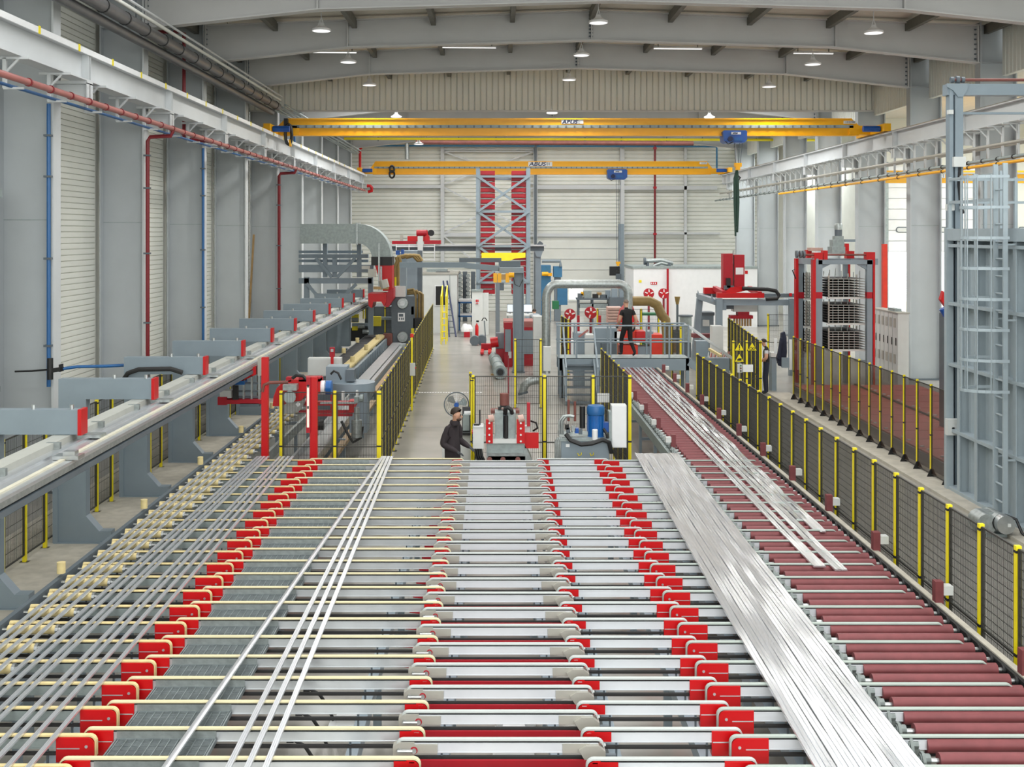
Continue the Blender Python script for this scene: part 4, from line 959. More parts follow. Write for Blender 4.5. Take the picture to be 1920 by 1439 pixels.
# ================================================================== punching press and hydraulic unit behind the tables
YM = 22.0
t = thing('punching_press', 'punching press with red side plates and green grey columns behind the middle table', 'machine', (WX(948, YM), YM+.4, 0))
MB().box(WX(915, YM), WX(985, YM), YM+.1, YM+.8, 0, WZ(858, YM)).build('base', 'dgrey', t)
MB().prism([(WX(x, YM), WZ(y, YM)) for x, y in ((912, 836), (984, 836), (998, 866), (912, 866))], YM+.1, YM+.6).build('front_apron', 'galv', t)
MB().pb(913, 832, 983, 850, YM+.05, .6).build('table', 'galv_dull', t)
MB().pb(924, 824, 972, 832, YM, .5).build('plinth', 'cab', t)
for x0, x1 in ((928, 943), (952, 967)): MB().pb(x0, 774, x1, 824, YM+.1, .4).build('column', 'galv_dull', t)
MB().pb(943, 775, 952, 824, YM+.2, .25).build('ram', 'dgrey', t)
MB().cyl(W(949, 822, YM+.08), W(949, 780, YM+.08), .04, 10).build('piston_rod', 'black', t)
for x0, x1 in ((911, 924), (969, 984)):
    s_ = MB().pb(x0, 788, x1, 832, YM-.02, .12).build('side_plate', 'red', t)
    for y in (794, 804, 816, 828): MB().cyl(W((x0+x1)/2, y, YM-.05), W((x0+x1)/2, y, YM-.02), .02, 8).build('bolt', 'cab', s_)
for x in (921, 977): MB().cyl(W(x-5, 786, YM), W(x+5, 784, YM), .07, 12).build('clamp_cylinder', 'copper_sheet', t)
MB().pb(920, 770, 974, 776, YM+.4, .3).build('head_plate', 'rust', t)
MB().cyl(W(945.5, 760, YM+.4), W(945.5, 738, YM+.4), .085, 16).build('oil_bottle', 'rust', t)
MB().pb(934, 764, 940, 769, YM+.4, .1).pb(938, 760, 953, 764, YM+.35, .2).build('bottle_mount', 'black', t)
MB().tube([W(947, 776, YM+.1), W(948, 766, YM), W(952, 764, YM), W(958, 768, YM), W(960, 775, YM+.1)], .04, 8).build('hose', 'black', t)
MB().pb(984, 812, 1010, 841, YM+.1, .05).build('side_flag', 'red', t)
MB().pb(983, 800, 994, 811, YM+.2, .2).build('valve_box', 'cab', t)
MB().pb(988, 756, 994, 800, YM+.15, .1).build('red_upright', 'red_deep', t)
MB().tube([W(996, 790, YM+.2), W(1005, 793, YM+.1), W(1008, 803, YM+.1), W(1000, 808, YM+.2)], .02, 6).build('cable', 'black', t)
for x in (918, 943, 971): MB().cyl(W(x, 862, YM-.02), W(x, 862, YM+.02), .05, 10).build('foot_bolt', 'rust', t)
t = thing('operator_control_box', 'grey control box with a black rod on top beside the operator', 'control box', (WX(896, YM), YM, .0))
MB().pb(886.5, 800, 907, 842, YM-.1, .28).build('box', 'cab', t)
MB().pb(888, 799, 906, 801.5, YM-.12, .3).build('lid', 'white', t)
MB().pb(898, 769, 901, 799, YM, .06).pb(888, 796, 899, 799, YM-.1, .1).build('antenna', 'black', t)
MB().cyl(W(884.5, 810, YM-.02), W(886.5, 810, YM-.02), .045, 10).build('stop_button', 'red', t)
for k, y in enumerate((815, 820, 825, 830)): MB().cyl(W(884.5, y, YM-.02), W(886.5, y, YM-.02), .025, 8).build('knob', 'black', t)
MB().pb(904, 814, 911, 818, YM, .1).build('bracket', 'cab', t)
MB().box(WX(893, YM), WX(900, YM), YM+.02, YM+.1, 0, WZ(842, YM)).build('stand', 'dgrey', t)
for k in range(4): MB().tube([W(890+4*k, 842, YM), W(892+4*k, 855, YM-.02), W(897+4*k, 866, YM), W(900+3*k, 872, YM+.1)], .02, 6).build('cable', 'black', t)
t = thing('operator_desk', 'white grey terminal desk with slanted screen hood behind the operator', 'desk', (WX(856, 23.3), 23.5, 0))
YO = 23.2
MB().box(WX(829, YO), WX(884, YO), YO, YO+.6, 0, WZ(816, YO)).build('cabinet', 'cab', t)
MB().prism([(YO+.1, WZ(816, YO)), (YO+.5, WZ(816, YO)), (YO+.5, WZ(770, YO)), (YO+.4, WZ(770, YO))], WX(866, YO), WX(884, YO), 'X').build('hood', 'black', t)
MB().pb(868, 778, 880, 808, YO+.05, .1).build('screen', 'galv_dull', t)
MB().pb(866, 812, 884, 817, YO-.1, .3).build('keyboard_shelf', 'black', t)
MB().pb(870, 774, 882, 779, YO+.1, .2).build('hood_trim', 'white', t)
t = thing('drum_fan', 'round wire cage fan on a stand behind the operator', 'fan', (WX(856, 23.9), 23.9, 0))
YF = 23.9; c = W(856, 759, YF); R = .255
MB().tube([(c.x+R*math.cos(a), YF, c.z+R*math.sin(a)) for a in [k*PI/14 for k in range(29)]], .012, 6).build('cage_ring', 'dgrey', t)
m_ = MB()
for rr in (.06, .1, .14, .18, .22): m_.tube([(c.x+rr*math.cos(a), YF-.06+rr*.2, c.z+rr*math.sin(a)) for a in [k*PI/12 for k in range(25)]], .003, 4, False)
for k in range(16): a = k*PI/8; m_.bar((c.x, YF-.07, c.z), (c.x+R*math.cos(a), YF, c.z+R*math.sin(a)), .004)
o = m_.build('cage_wires', 'steel', t); o['kind'] = 'stuff'
MB().cyl((c.x, YF-.08, c.z), (c.x, YF+.12, c.z), .05, 12).build('hub', 'hoist_blue', t)
for k, mm in ((0, 'galv_dull'), (1, 'steel'), (2, 'steel')):
    a0 = .3+k*2*PI/3; pts = [(c.x+.05*math.cos(a0), YF, c.z+.05*math.sin(a0))]
    v = [(c.x+r_*math.cos(a0+da), YF+dy_, c.z+r_*math.sin(a0+da)) for r_, da, dy_ in ((.04, -.3, 0), (.2, -.45, -.02), (.235, 0, 0), (.2, .45, .04), (.04, .3, .02))]
    v2 = [(x, y+.006, z) for x, y, z in v]
    MB().add(v+v2, [(0, 1, 2, 3, 4), (9, 8, 7, 6, 5)]+[(i, i+5, (i+1) % 5+5, (i+1) % 5) for i in range(5)]).build('blade', mm, t)
MB().cyl((c.x, YF+.1, 0), (c.x, YF+.1, c.z), .025, 10).build('pole', 'dgrey', t); MB().cyl((c.x, YF+.1, 0), (c.x, YF+.1, .03), .25, 20).build('base', 'dgrey', t)
YH = 22.1
t = thing('hydraulic_unit', 'hydraulic power pack with grey tank and blue electric motor', 'machine', (WX(1097, YH), YH+.4, 0))
MB().box(WX(1052, YH), WX(1142, YH), YH, YH+.8, 0, WZ(826, YH)).build('tank', 'mgrey', t)
MB().pb(1050, 823, 1145, 828, YH-.03, .86).build('tank_lid', 'galv_dull', t)
MB().lathe([(.17, 0), (.155, .02), (.155, .43), (.01, .43)], W(1117, 819, YH+.25), 22).build('motor', 'blue', t)
MB().lathe([(.172, .435), (.175, .45), (.175, .57), (.155, .61), (.01, .625)], W(1117, 819, YH+.25), 22).build('fan_cowl', 'pipe_blue', t)
for k in range(12):
    a = k*PI/6; q = W(1117, 819, YH+.25); MB().box(q.x+.165*math.cos(a)-.006, q.x+.165*math.cos(a)+.006, q.y+.165*math.sin(a)-.006, q.y+.165*math.sin(a)+.006, q.z+.1, q.z+.42).build('cooling_fin', 'blue', t)
MB().pb(1131, 793, 1143, 811, YH+.2, .15).build('terminal_box', 'hoist_blue', t)
MB().lathe([(.055, 0), (.055, .19), (.045, .2), (.01, .2)], W(1115.5, 825, YH-.02), 14).build('oil_filter', 'white', t)
MB().pb(1147, 761, 1175, 840, YH+.15, .3).build('switch_box', 'cab', t); MB().pb(1142, 773, 1147, 840, YH+.15, .3).build('switch_box_side', 'galv_dull', t)
MB().pb(1148, 762, 1174, 839, YH+.135, .02).build('box_door', 'white', t)
for k in range(3): MB().tube([W(1042+4*k, 866, YH), W(1042+4*k, 828, YH), W(1046+3*k, 822, YH), W(1060, 822, YH+.1)], .025, 8).build('tank_pipe', 'galv', t)
for k in range(2): MB().tube([W(1049+5*k, 815, YH), W(1049+5*k, 790, YH), W(1056+5*k, 781, YH), W(1066+4*k, 780, YH), W(1076, 782, YH)], .03, 8).build('bend_pipe', 'galv', t)
for x, y in ((1066, 750), (1078, 753)): MB().cyl(W(x, y, YH+.3), W(x, 790, YH+.3), .025, 8).build('riser', 'rust', t)
for x, y, mm in ((1062, 803, 'dgrey'), (1072, 800, 'galv'), (1078, 804, 'hoist_blue'), (1067, 810, 'galv'), (1085, 806, 'dgrey'), (1060, 797, 'black')): MB().pb(x, y, x+7, y+9, YH+.1, .12).build('valve', mm, t)
MB().cyl(W(1092, 762, YH+.3), W(1092, 803, YH+.3), .055, 12).build('accumulator', 'black', t)
MB().tube([W(1061, 814, YH-.05), W(1070, 826, YH-.1), W(1090, 834, YH-.12), W(1110, 832, YH-.12), W(1130, 825, YH-.1), W(1142, 830, YH-.08), W(1147, 850, YH-.05)], .045, 8).build('hose', 'black', t)
MB().tube([W(1132, 805, YH+.1), W(1138, 815, YH), W(1141, 830, YH)], .03, 8).build('hose', 'black', t)
MB().pb(1061, 833, 1068, 839, YH-.02, .02).build('type_plate', 'white', t)
for x in (1087, 1110): MB().tube([W(x-4, 850, YH-.01), W(x-2, 855, YH-.02), W(x+3, 853, YH-.02), W(x+3, 849, YH-.01)], .008, 5).build('handle', 'yellow', t)
t = thing('notice_sheet', 'white notice sheet on the mesh behind the blue motor', 'sign', W(1131, 747, 26)); MB().pb(1120, 738, 1143, 755, 26, .02).build('sheet', 'white', t)
# ================================================================== footbridge over the rollers
YG = 35.4
t = thing('footbridge', 'grey steel footbridge crossing over the dark red rollers', 'bridge', (WX(1170, YG), YG, 0))
zd = WZ(672, YG)
MB().box(WX(1047, YG), WX(1292, YG), YG, YG+.06, zd-.38, zd).box(WX(1047, YG), WX(1292, YG), YG+.95, YG+1.01, zd-.38, zd).build('side_beam', 'mgrey', t)
MB().box(WX(1047, YG), WX(1292, YG), YG, YG+1, zd-.02, zd+.01).build('deck', 'galv_dull', t)
for yy in (YG+.02, YG+.98):
    for x in (1048, 1081, 1145, 1220, 1255, 1291):
        MB().box(WX(x, YG)-.025, WX(x, YG)+.025, yy-.025, yy+.025, zd, zd+1.02).build('railing_post', 'mgrey', t)
    for dz in (1.0, .5): MB().cyl((WX(1045, YG), yy, zd+dz), (WX(1293, YG), yy, zd+dz), .025, 8).build('handrail', 'mgrey', t)
for x in (1049, 1053, 1286):
    for yy in (YG, YG+.9): MB().box(WX(x, YG), WX(x, YG)+.1, yy, yy+.1, 0, zd-.02).build('leg', 'mgrey', t)
# stairs at the left end, coming towards the camera
for k in range(6):
    z = zd-(k+1)*.19; MB().box(WX(1058, YG), WX(1112, YG), YG-.26*(k+1), YG-.26*k+.02, z-.03, z).build('tread', 'dgrey', t)
for x in (1056, 1113):
    MB().bar((WX(x, YG), YG, zd-.1), (WX(x, YG), YG-1.6, .05), .05, .22).build('stringer', 'mgrey', t)
    MB().bar((WX(x, YG), YG, zd+.95), (WX(x, YG), YG-1.5, 1.1), .05).build('stair_rail', 'mgrey', t)
    MB().box(WX(x, YG)-.03, WX(x, YG)+.03, YG-1.5, YG-1.44, 0, 1.1).build('newel', 'mgrey', t)
# stairs on the right end
for k in range(6):
    z = zd-(k+1)*.19; x = WX(1292, YG)+.27*k; MB().box(x, x+.28, YG+.05, YG+.95, z-.03, z).build('tread', 'mgrey', t)
for yy in (YG, YG+1):
    MB().bar((WX(1292, YG), yy, zd-.12), (WX(1292, YG)+1.6, yy, 0), .05, .22).build('stringer', 'mgrey', t)
    MB().bar((WX(1292, YG), yy, zd+1), (WX(1292, YG)+1.6, yy, 1.05), .05).build('stair_rail', 'alu', t)
    MB().bar((WX(1292, YG)+1.55, yy, 0), (WX(1292, YG)+1.55, yy, 1.05), .05).build('newel', 'alu', t)
# machinery seen through the bridge railing
t = thing('grey_cabinet_row', 'grey machine cabinets with white door behind the bridge railing', 'cabinet', W(1112, 672, 38))
MB().box(WX(1076, 38), WX(1098, 38), 38, 38.7, 0, WZ(625, 38)).build('cabinet', 'mgrey', t)
MB().box(WX(1096, 38), WX(1113, 38), 37.9, 38.6, 0, WZ(628, 38)).build('white_cabinet', 'cab', t)
MB().box(WX(1116, 38), WX(1158, 38), 38.2, 39, 0, WZ(617, 38)).build('long_cabinet', 'mgrey', t)
MB().pb(1128, 645, 1156, 672, 37.9, .3).build('lower_box', 'dgrey', t)
MB().pb(1071, 640, 1080, 665, 37.6, .3).build('pale_box', 'white', t)
MB().bar(W(1085, 632, 37.8), W(1103, 619, 37.8), .06).build('striped_bar', 'red_pink', t)
t = thing('orange_press', 'bright red machine with sloped hood behind the walking man', 'machine', W(1200, 672, 38.5))
MB().pb(1165, 622, 1210, 642, 38.5, .8).pb(1162, 648, 1196, 672, 38.4, .7).pb(1222, 628, 1242, 672, 38.4, .8).build('body', 'orange_red', t)
MB().pb(1193, 622, 1209, 640, 38.3, .2).build('front_box', 'red', t)
MB().pb(1196, 650, 1220, 668, 38.5, .6).pb(1209, 622, 1225, 645, 38.6, .6).build('grey_panel', 'mgrey', t)
MB().prism([(WX(x, 39), WZ(y, 39)) for x, y in ((1160, 613), (1167, 583), (1176, 573), (1186, 573), (1198, 605), (1198, 613))], 39, 39.9).build('hood', 'red', t)
MB().box(WX(1164, 38.5), WX(1240, 38.5), 38.5, 39.2, 0, WZ(672, 38.5)).build('base', 'dgrey', t)
e = MB().pb(1152, 622, 1167, 640, 38.2, .05).build('sign_plate', 'white', t)
t = thing('galvanised_pipe', 'large galvanised exhaust pipe arching over the machines', 'pipe', W(1024, 690, 39))
YE = 39.0
pa = [W(1024, 700, YE), W(1024, 560, YE)]+[W(1024+20*(1-math.cos(a)), 560-27*math.sin(a), YE) for a in [k*PI/12 for k in range(1, 7)]]
pa += [W(1160, 533, YE)]+[W(1160+18*math.sin(a), 551-18*math.cos(a), YE) for a in [k*PI/12 for k in range(1, 7)]]+[W(1178, 580, YE)]
MB().tube(pa, .145, 16).build('tube', 'galv', t)
for p, q in ((W(1024, 600, YE), W(1024, 602, YE)), (W(1024, 562, YE), W(1024, 564, YE)), (W(1070, 533, YE), W(1072, 533, YE)), (W(1160, 533, YE), W(1162, 533, YE)), (W(1178, 552, YE), W(1178, 554, YE))): MB().cyl(p, q, .158, 16).build('collar', 'galv', t)
t = thing('floor_elbow', 'galvanised pipe elbow lying at floor level below the mesh fence', 'pipe', W(995, 735, 35.5))
MB().tube([W(980, 737, 35.5), W(983, 724, 35.5), W(992, 716, 35.5), W(1004, 713, 35.5), W(1024, 713, 35.6)], .13, 14).build('elbow', 'galv', t)
MB().cyl(W(981, 739, 35.5), W(980, 735, 35.5), .16, 14).build('flange', 'dgrey', t)
tag(MB().pb(1019, 651, 1033, 696, 35, .25).box(WX(1024, 35), WX(1028, 35), 35.05, 35.15, 0, WZ(696, 35)).build('junction_cabinet', 'cab'), 'pale junction box on a stand left of the footbridge', 'control box')
tag(MB().box(WX(1000, 41), WX(1017, 41), 41, 41.6, 0, WZ(594, 41)).build('switch_cabinet', 'cab'), 'tall pale switch cabinet behind the big galvanised pipe', 'cabinet')
tag(MB().tube([W(1186, 565, 45), W(1218, 565, 45), W(1232, 572, 45), W(1240, 590, 45), W(1248, 600, 45), W(1250, 625, 45), Vector((WX(1250, 45), 45, 0))], .19, 12).build('brown_pipe', 'hose_brown'), 'brown bent exhaust pipe right of the walking man', 'pipe')
# ================================================================== jib crane and aisle
YJ = 42.0
t = thing('jib_crane', 'grey jib crane on a stout column beside the aisle', 'crane', (WX(972, YJ), YJ, 0))
xj = WX(972, YJ)
MB().box(xj-.2, xj+.2, YJ-.02, YJ+.02, 0, WZ(512, YJ)).box(xj-.2, xj-.17, YJ-.2, YJ+.2, 0, WZ(512, YJ)).box(xj+.17, xj+.2, YJ-.2, YJ+.2, 0, WZ(512, YJ)).build('column', 'mgrey', t)
MB().pb(936, 502, 982, 512, YJ-.3, .6).build('head_plate', 'mgrey', t)
MB().bar(W(750, 497, YJ+1), W(875, 497, YJ+.3), .12, .2).bar(W(872, 498, YJ+.3), W(936, 504, YJ), .12, .2).build('boom', 'mgrey', t)
MB().pb(861, 484, 940, 492, YJ+.5, .15).pb(935, 490, 976, 503, YJ+.3, .3).build('upper_beam', 'dgrey', t)
MB().box(WX(960, YJ), WX(984, YJ), YJ-.3, YJ+.3, 0, .04).build('base_plate', 'dgrey', t)
MB().tube([W(962, 520, YJ-.3), W(966, 534, YJ-.4), W(974, 538, YJ-.4), W(980, 525, YJ-.3)], .015, 6).build('cable', 'black', t)
t = thing('chain_hoist', 'yellow chain hoist on the jib boom', 'hoist', W(945, 532, YJ-.4))
MB().pb(932, 515, 958, 525, YJ-.5, .25).build('body', 'brass', t)
for x in (925, 933, 948): MB().pb(x, 513, x+7, 530, YJ-.55, .3).build('trolley', 'crane_yellow', t)
MB().cyl(W(954, 516, YJ-.5), W(964, 516, YJ-.5), .09, 12).build('motor', 'crane_yellow', t)
MB().pb(937, 531, 945, 545, YJ-.45, .12).build('hook_block', 'dgrey', t)
tag(MB().box(WX(929, 48), WX(937, 48), 48, 48.2, 0, WZ(520, 48)).build('support_post', 'mgrey'), 'slim grey post left of the jib crane column', 'post')
# tall red magazine tower
YT = 58.0
t = thing('magazine_tower', 'tall grey braced tower with two stacks of red magazine trays', 'tower', (WX(944, YT), YT+1, 0))
for x0, x1 in ((892.5, 899.5), (987, 994.5)):
    for d in (0, 1.9): MB().box(WX(x0, YT), WX(x1, YT), YT+d, YT+d+.2, 0, WZ(316, YT)).build('post', 'mgrey', t)
for y0_, y1_ in ((329, 333), (395, 399), (460, 464), (528, 532)): MB().pb(893, y0_, 994, y1_, YT-.05, .15).build('cross_beam', 'mgrey', t)
for (ya_, yb_) in ((331, 397), (397, 462), (462, 530)):
    MB().bar(W(896, ya_, YT-.02), W(991, yb_, YT-.02), .1, .12).build('brace', 'mgrey', t); MB().bar(W(991, ya_, YT-.1), W(896, yb_, YT-.1), .1, .12).build('brace', 'mgrey', t)
MB().pb(928, 334, 959, 338, YT+.6, .15).build('rear_beam', 'mgrey', t)
tr = MB().pb(901, 320.5, 928, 328.5, YT+.2, 1.4).build('tray', 'red_deep', t)
MB().pb(903, 323, 925, 327, YT+.17, .05).build('tray_lip', 'red_deep', tr)
MB().pb(901, 329.5, 923, 330.8, YT+.15, .1).build('shelf_bar', 'galv_dull', tr)
st = 10.65*YT/F
for k in range(1, 22): copy_part(tr, (0, 0, -st*k))
tr2 = copy_part(tr, (58.5*YT/F, 0, 0))
for k in range(1, 22): copy_part(tr, (58.5*YT/F, 0, -st*k))
MB().prism([(WX(x, YT), WZ(y, YT)) for x, y in ((903, 474), (985, 474), (985, 483), (965, 485), (955, 489), (935, 489), (928, 484), (903, 484))], YT-.3, YT-.15).build('lift_beam', 'yellow', t)
MB().bar(W(870, 660, YT-6), W(893, 600, YT), .01).build('wire', 'dgrey', t) if False else None
# gallery beam with red machine
YGB = 61.0
t = thing('gallery_beam', 'long grey crane beam running behind the tower at mid height', 'beam', W(880, 471, YGB))
MB().pb(735, 459, 1024, 462, YGB-.2, .5).build('top_flange', 'paint', t); MB().pb(735, 462, 1020, 471, YGB, .1).build('web', 'dgrey', t)
for x in (745, 1004): MB().box(WX(x, YGB), WX(x+10, YGB), YGB, YGB+.3, 0, WZ(471, YGB)).build('post', 'mgrey', t)
MB().prism([(WX(x, YGB), WZ(y, YGB)) for x, y in ((1002, 471), (1018, 471), (1014, 482), (1006, 482))], YGB-.1, YGB+.3).build('capital', 'mgrey', t)
MB().prism([(WX(x, YGB), WZ(y, YGB)) for x, y in ((1006, 459), (1012, 452), (1018, 456), (1018, 459))], YGB-.1, YGB+.1).build('end_stop', 'dgrey', t)
t = thing('charging_carriage', 'red carriage with small winch standing on the gallery beam', 'machine', W(780, 458, YGB))
MB().pb(735, 452, 780, 458, YGB-.2, .8).pb(795, 451, 826, 458, YGB-.3, .8).build('base', 'red_deep', t)
MB().pb(764, 443, 805, 453, YGB-.1, .6).prism([(WX(x, YGB), WZ(y, YGB)) for x, y in ((797, 458), (798, 440), (801, 431), (804, 440), (806, 458))], YGB-.2, YGB).build('frame', 'red', t)
MB().cyl(W(781, 437, YGB-.1), W(800, 437, YGB-.1), .17, 12).build('winch', 'red_deep', t)
MB().lathe([(.01, 0), (.17, 0), (.17, .3), (.01, .3)], W(808, 437, YGB-.2), 12, 'Y').build('pulley', 'black', t)
MB().pb(783, 443, 793, 490, YGB-.6, .1).build('ladder_panel', 'cab', t); MB().pb(750, 441, 755, 452, YGB-.1, .2).build('lamp', 'plate_grey', t)
t = thing('gallery_railing', 'thin white railing below the red carriage', 'railing', W(778, 490, 60.7))
for y in (463, 474, 488): MB().cyl(W(742, y, 60.7), W(814, y, 60.7), .025, 6).build('rail', 'white', t)
for x in (742, 766, 790, 814): MB().pb(x, 458, x+1.5, 490, 60.7, .1).build('baluster', 'white', t)
# control booth, ladder, steps
YB2 = 58.5
t = thing('control_booth', 'pale control booth with a dark window at the aisle end', 'booth', (WX(822, YB2), YB2+1, 0))
MB().box(WX(790, YB2), WX(857, YB2), YB2, YB2+2.4, 0, WZ(514, YB2)).build('cabin', 'cab', t)
MB().pb(788, 511, 859, 515, YB2-.05, 2.5).build('roof', 'plate_grey', t); MB().pb(800, 505, 838, 511, YB2+.5, 1).build('roof_unit', 'galv_dull', t); MB().pb(817, 510, 843, 513, YB2+.1, .6).build('vent', 'black', t)
wn_ = MB().pb(815, 535, 842, 574, YB2-.04, .05).build('window_frame', 'white', t); MB().pb(817, 537, 840, 572, YB2-.06, .03).build('window_pane', 'black', wn_)
MB().pb(843, 516, 844, 622, YB2-.02, .03).build('corner_strip', 'galv_dull', t)
t = thing('leaning_ladder', 'dark ladder leaning against the control booth', 'ladder', (WX(846, 56.5), 56.5, 0))
for dx in (0, .32):
    MB().bar((WX(843, 56.5)+dx, 56.3, 0), (WX(828, 56.5)+dx*.6, 58.3, WZ(530, 56.5)), .07).build('rail', 'navy_text', t)
for k in range(9):
    f = (k+.6)/10; MB().bar((WX(843-15*f, 56.5), 56.3+2*f, 2.75*f), (WX(843-15*f, 56.5)+.32*(1-.4*f), 56.3+2*f, 2.75*f), .04).build('rung', 'dgrey', t)
t = thing('yellow_steps', 'yellow access steps at the far end of the aisle fence', 'steps', (WX(832, 52.5), 52.5, 0))
for x in (827, 836):
    MB().bar((WX(x, 52.5), 52.5, 0), (WX(x, 52.5), 52.5, 2.2), .05).build('post', 'yellow', t); MB().bar((WX(x, 52.5), 54, 0), (WX(x, 52.5), 54, 2.6), .05).build('post', 'yellow', t)
    MB().bar((WX(x, 52.5), 52.5, 2.15), (WX(x, 52.5), 54, 2.6), .05).build('handrail', 'yellow', t)
for k in range(5): MB().box(WX(827, 52.5), WX(836, 52.5), 52.55+.28*k, 52.8+.28*k, .28*(k+1)-.04, .28*(k+1)).build('tread', 'yellow', t)
t = thing('billet_rack', 'rack of stacked round billet ends between booth and cabinet', 'rack', (WX(872, 66), 66, 0))
for x in (859, 871.5, 887): MB().box(WX(x-4, 66), WX(x+4, 66), 66.1, 66.6, 0, WZ(510, 66)).build('upright', 'dgrey', t)
dk = MB().lathe([(.01, 0), (.115, 0), (.115, .5), (.01, .5)], W(863, 518, 66-.3), 14, 'Y').build('billet', 'galv', t)
for k in range(1, 10): copy_part(dk, (0, 0, -.245*k))
for k in range(10): copy_part(dk, (14.5*66/F, 0, -.245*k))
t = thing('packing_table', 'blue framed packing table with white sheets on two levels', 'table', (WX(872, 60), 60, 0))
for y in (566, 592): MB().pb(859, y, 889, y+3, 60, 1).build('shelf', 'pipe_blue', t)
for x in (860, 886): MB().box(WX(x, 60), WX(x+2.5, 60), 60, 60.1, 0, WZ(566, 60)).build('leg', 'pipe_blue', t)
MB().pb(860, 562, 889, 566, 60, .9).pb(862, 589, 888, 592, 60, .8).build('sheet_stack', 'white', t)
t = thing('aisle_cabinet', 'white cabinet with a fire extinguisher sign beside the aisle', 'cabinet', (WX(895, 57), 57, 0))
MB().box(WX(885, 57), WX(905, 57), 57, 57.6, 0, WZ(546, 57)).build('body', 'cab', t); MB().box(WX(904, 57), WX(916, 57), 57.3, 58, 0, WZ(551, 57)).build('side_body', 'cab', t)
MB().pb(884, 544, 906, 547, 56.95, .7).build('top', 'galv_dull', t)
sg = MB().pb(891, 561, 898, 571, 56.96, .03).build('fire_sign', 'white', t); MB().pb(892, 562, 894.5, 567, 56.94, .02).build('mark', 'red', sg); MB().pb(895.2, 562, 897.3, 567, 56.94, .02).build('mark', 'red', sg); MB().pb(892, 568.5, 897, 570, 56.94, .02).build('mark', 'red', sg)
t = thing('fire_extinguisher', 'red fire extinguisher at the foot of the white cabinet', 'extinguisher', (WX(894, 56.6), 56.6, 0))
MB().lathe([(.08, 0), (.085, .05), (.085, .5), (.04, .58), (.03, .62), (.01, .64)], Vector((WX(894, 56.6), 56.6, 0)), 12).build('cylinder', 'red', t); MB().box(WX(893, 56.6), WX(898, 56.6), 56.5, 56.6, WZ(604, 56.6), WZ(601, 56.6)).build('valve', 'black', t)
for i, (x, y) in enumerate(((890, 637), (903, 634))):
    t = thing('steel_roll', ['brown hollow steel roll nearest the white cabinet', 'brown steel roll beside the pallet truck'][i], 'roll', W(x, 645, 52), 'steel rolls on the aisle')
    MB().lathe([(.12, 0), (.22, 0), (.22, .5), (.12, .5)], Vector((WX(x, 52), 51.8+.3*i, .22)), 18, 'Y').build('ring', 'dgrey', t)
    MB().lathe([(.01, .1), (.12, .1), (.12, .12), (.01, .12)], Vector((WX(x, 52), 51.8+.3*i, .22)), 14, 'Y').build('core', 'black', t)
t = thing('red_crate', 'small red crate with white sacks left of the cabinet', 'crate', (WX(875, 56), 56, 0))
MB().box(WX(870, 56), WX(881, 56), 56, 56.4, 0, .26).build('crate', 'red_deep', t); MB().lathe([(.2, 0), (.22, .15), (.1, .38), (.01, .4)], Vector((WX(872, 56), 56.2, .26)), 10).lathe([(.18, 0), (.2, .15), (.1, .33), (.01, .35)], Vector((WX(879, 56), 56.3, .26)), 10).build('sack', 'white', t)
t = thing('pallet_truck', 'red pallet truck with upright handle on the aisle', 'pallet truck', (WX(912, 49), 49, 0))
for dx in (-.22, .1): MB().box(WX(911, 49)+dx, WX(911, 49)+dx+.14, 47.6, 49, .06, .14).build('fork', 'red', t)
MB().box(WX(902, 49), WX(922, 49), 49, 49.3, .08, .35).build('pump_body', 'red_deep', t); MB().bar((WX(911, 49), 49.2, .3), (WX(908, 49), 49.5, 1.3), .04).build('handle', 'dgrey', t)
MB().tube([(WX(903, 49), 49.5, 1.3), (WX(906, 49), 49.5, 1.42), (WX(910, 49), 49.5, 1.42), (WX(913, 49), 49.5, 1.3)], .025, 6).build('grip', 'black', t)
for dx in (-.15, .15): MB().cyl((WX(911, 49)+dx-.04, 49.2, .09), (WX(911, 49)+dx+.04, 49.2, .09), .09, 12).build('wheel', 'black', t)
t = thing('container_cylinder', 'heavy grey steel cylinder lying on the aisle floor', 'cylinder', (WX(933, 42), 42, 0))
a, b = Vector((.13, 39.9, .25)), Vector((-.08, 44.5, .25)); d = (b-a)
MB().tube([a, a+d*.1, a+d*.1, a+d*.32, a+d*.32, a+d*.36, a+d*.36, a+d*.7, a+d*.7, b], [.24, .24, .21, .21, .235, .235, .2, .2, .23, .23], 20).build('barrel', 'galv_dull', t)
MB().cyl(a-d*.004, a+d*.02, .15, 18).build('rim', 'dgrey', t); MB().cyl(a-d*.006, a, .11, 18).build('bore', 'black', t)
for y in (41, 43.6): MB().box(-.2, .3, y, y+.12, 0, .06).build('chock', 'brass', t)
t = thing('red_aisle_machine', 'red framed machine with grey panels right of the lying cylinder', 'machine', (WX(952, 44), 44, 0))
MB().box(WX(945, 44), WX(960, 44), 43.6, 43.8, 0, WZ(604, 44)).box(WX(958, 44), WX(1002, 44), 43.9, 46, 0, WZ(614, 44)).build('frame', 'red_deep', t)
MB().pb(930, 625, 945, 658, 44.2, .3).build('panel', 'mgrey', t); MB().pb(982, 620, 1000, 664, 43.85, .1).build('panel', 'mgrey', t); MB().pb(944, 603, 1002, 615, 44, 1.6).build('top', 'red_pink', t)
MB().cyl(W(920, 643, 44), W(934, 641, 44), .2, 14).build('motor', 'red', t); MB().pb(947, 618, 958, 660, 43.55, .05).build('front_panel', 'mgrey', t)
MB().box(WX(930, 44), WX(946, 44), 44, 44.6, 0, WZ(655, 44)).build('foot', 'red_deep', t); MB().pb(953, 660, 959, 672, 43.5, .05).build('tag_box', 'cab', t)
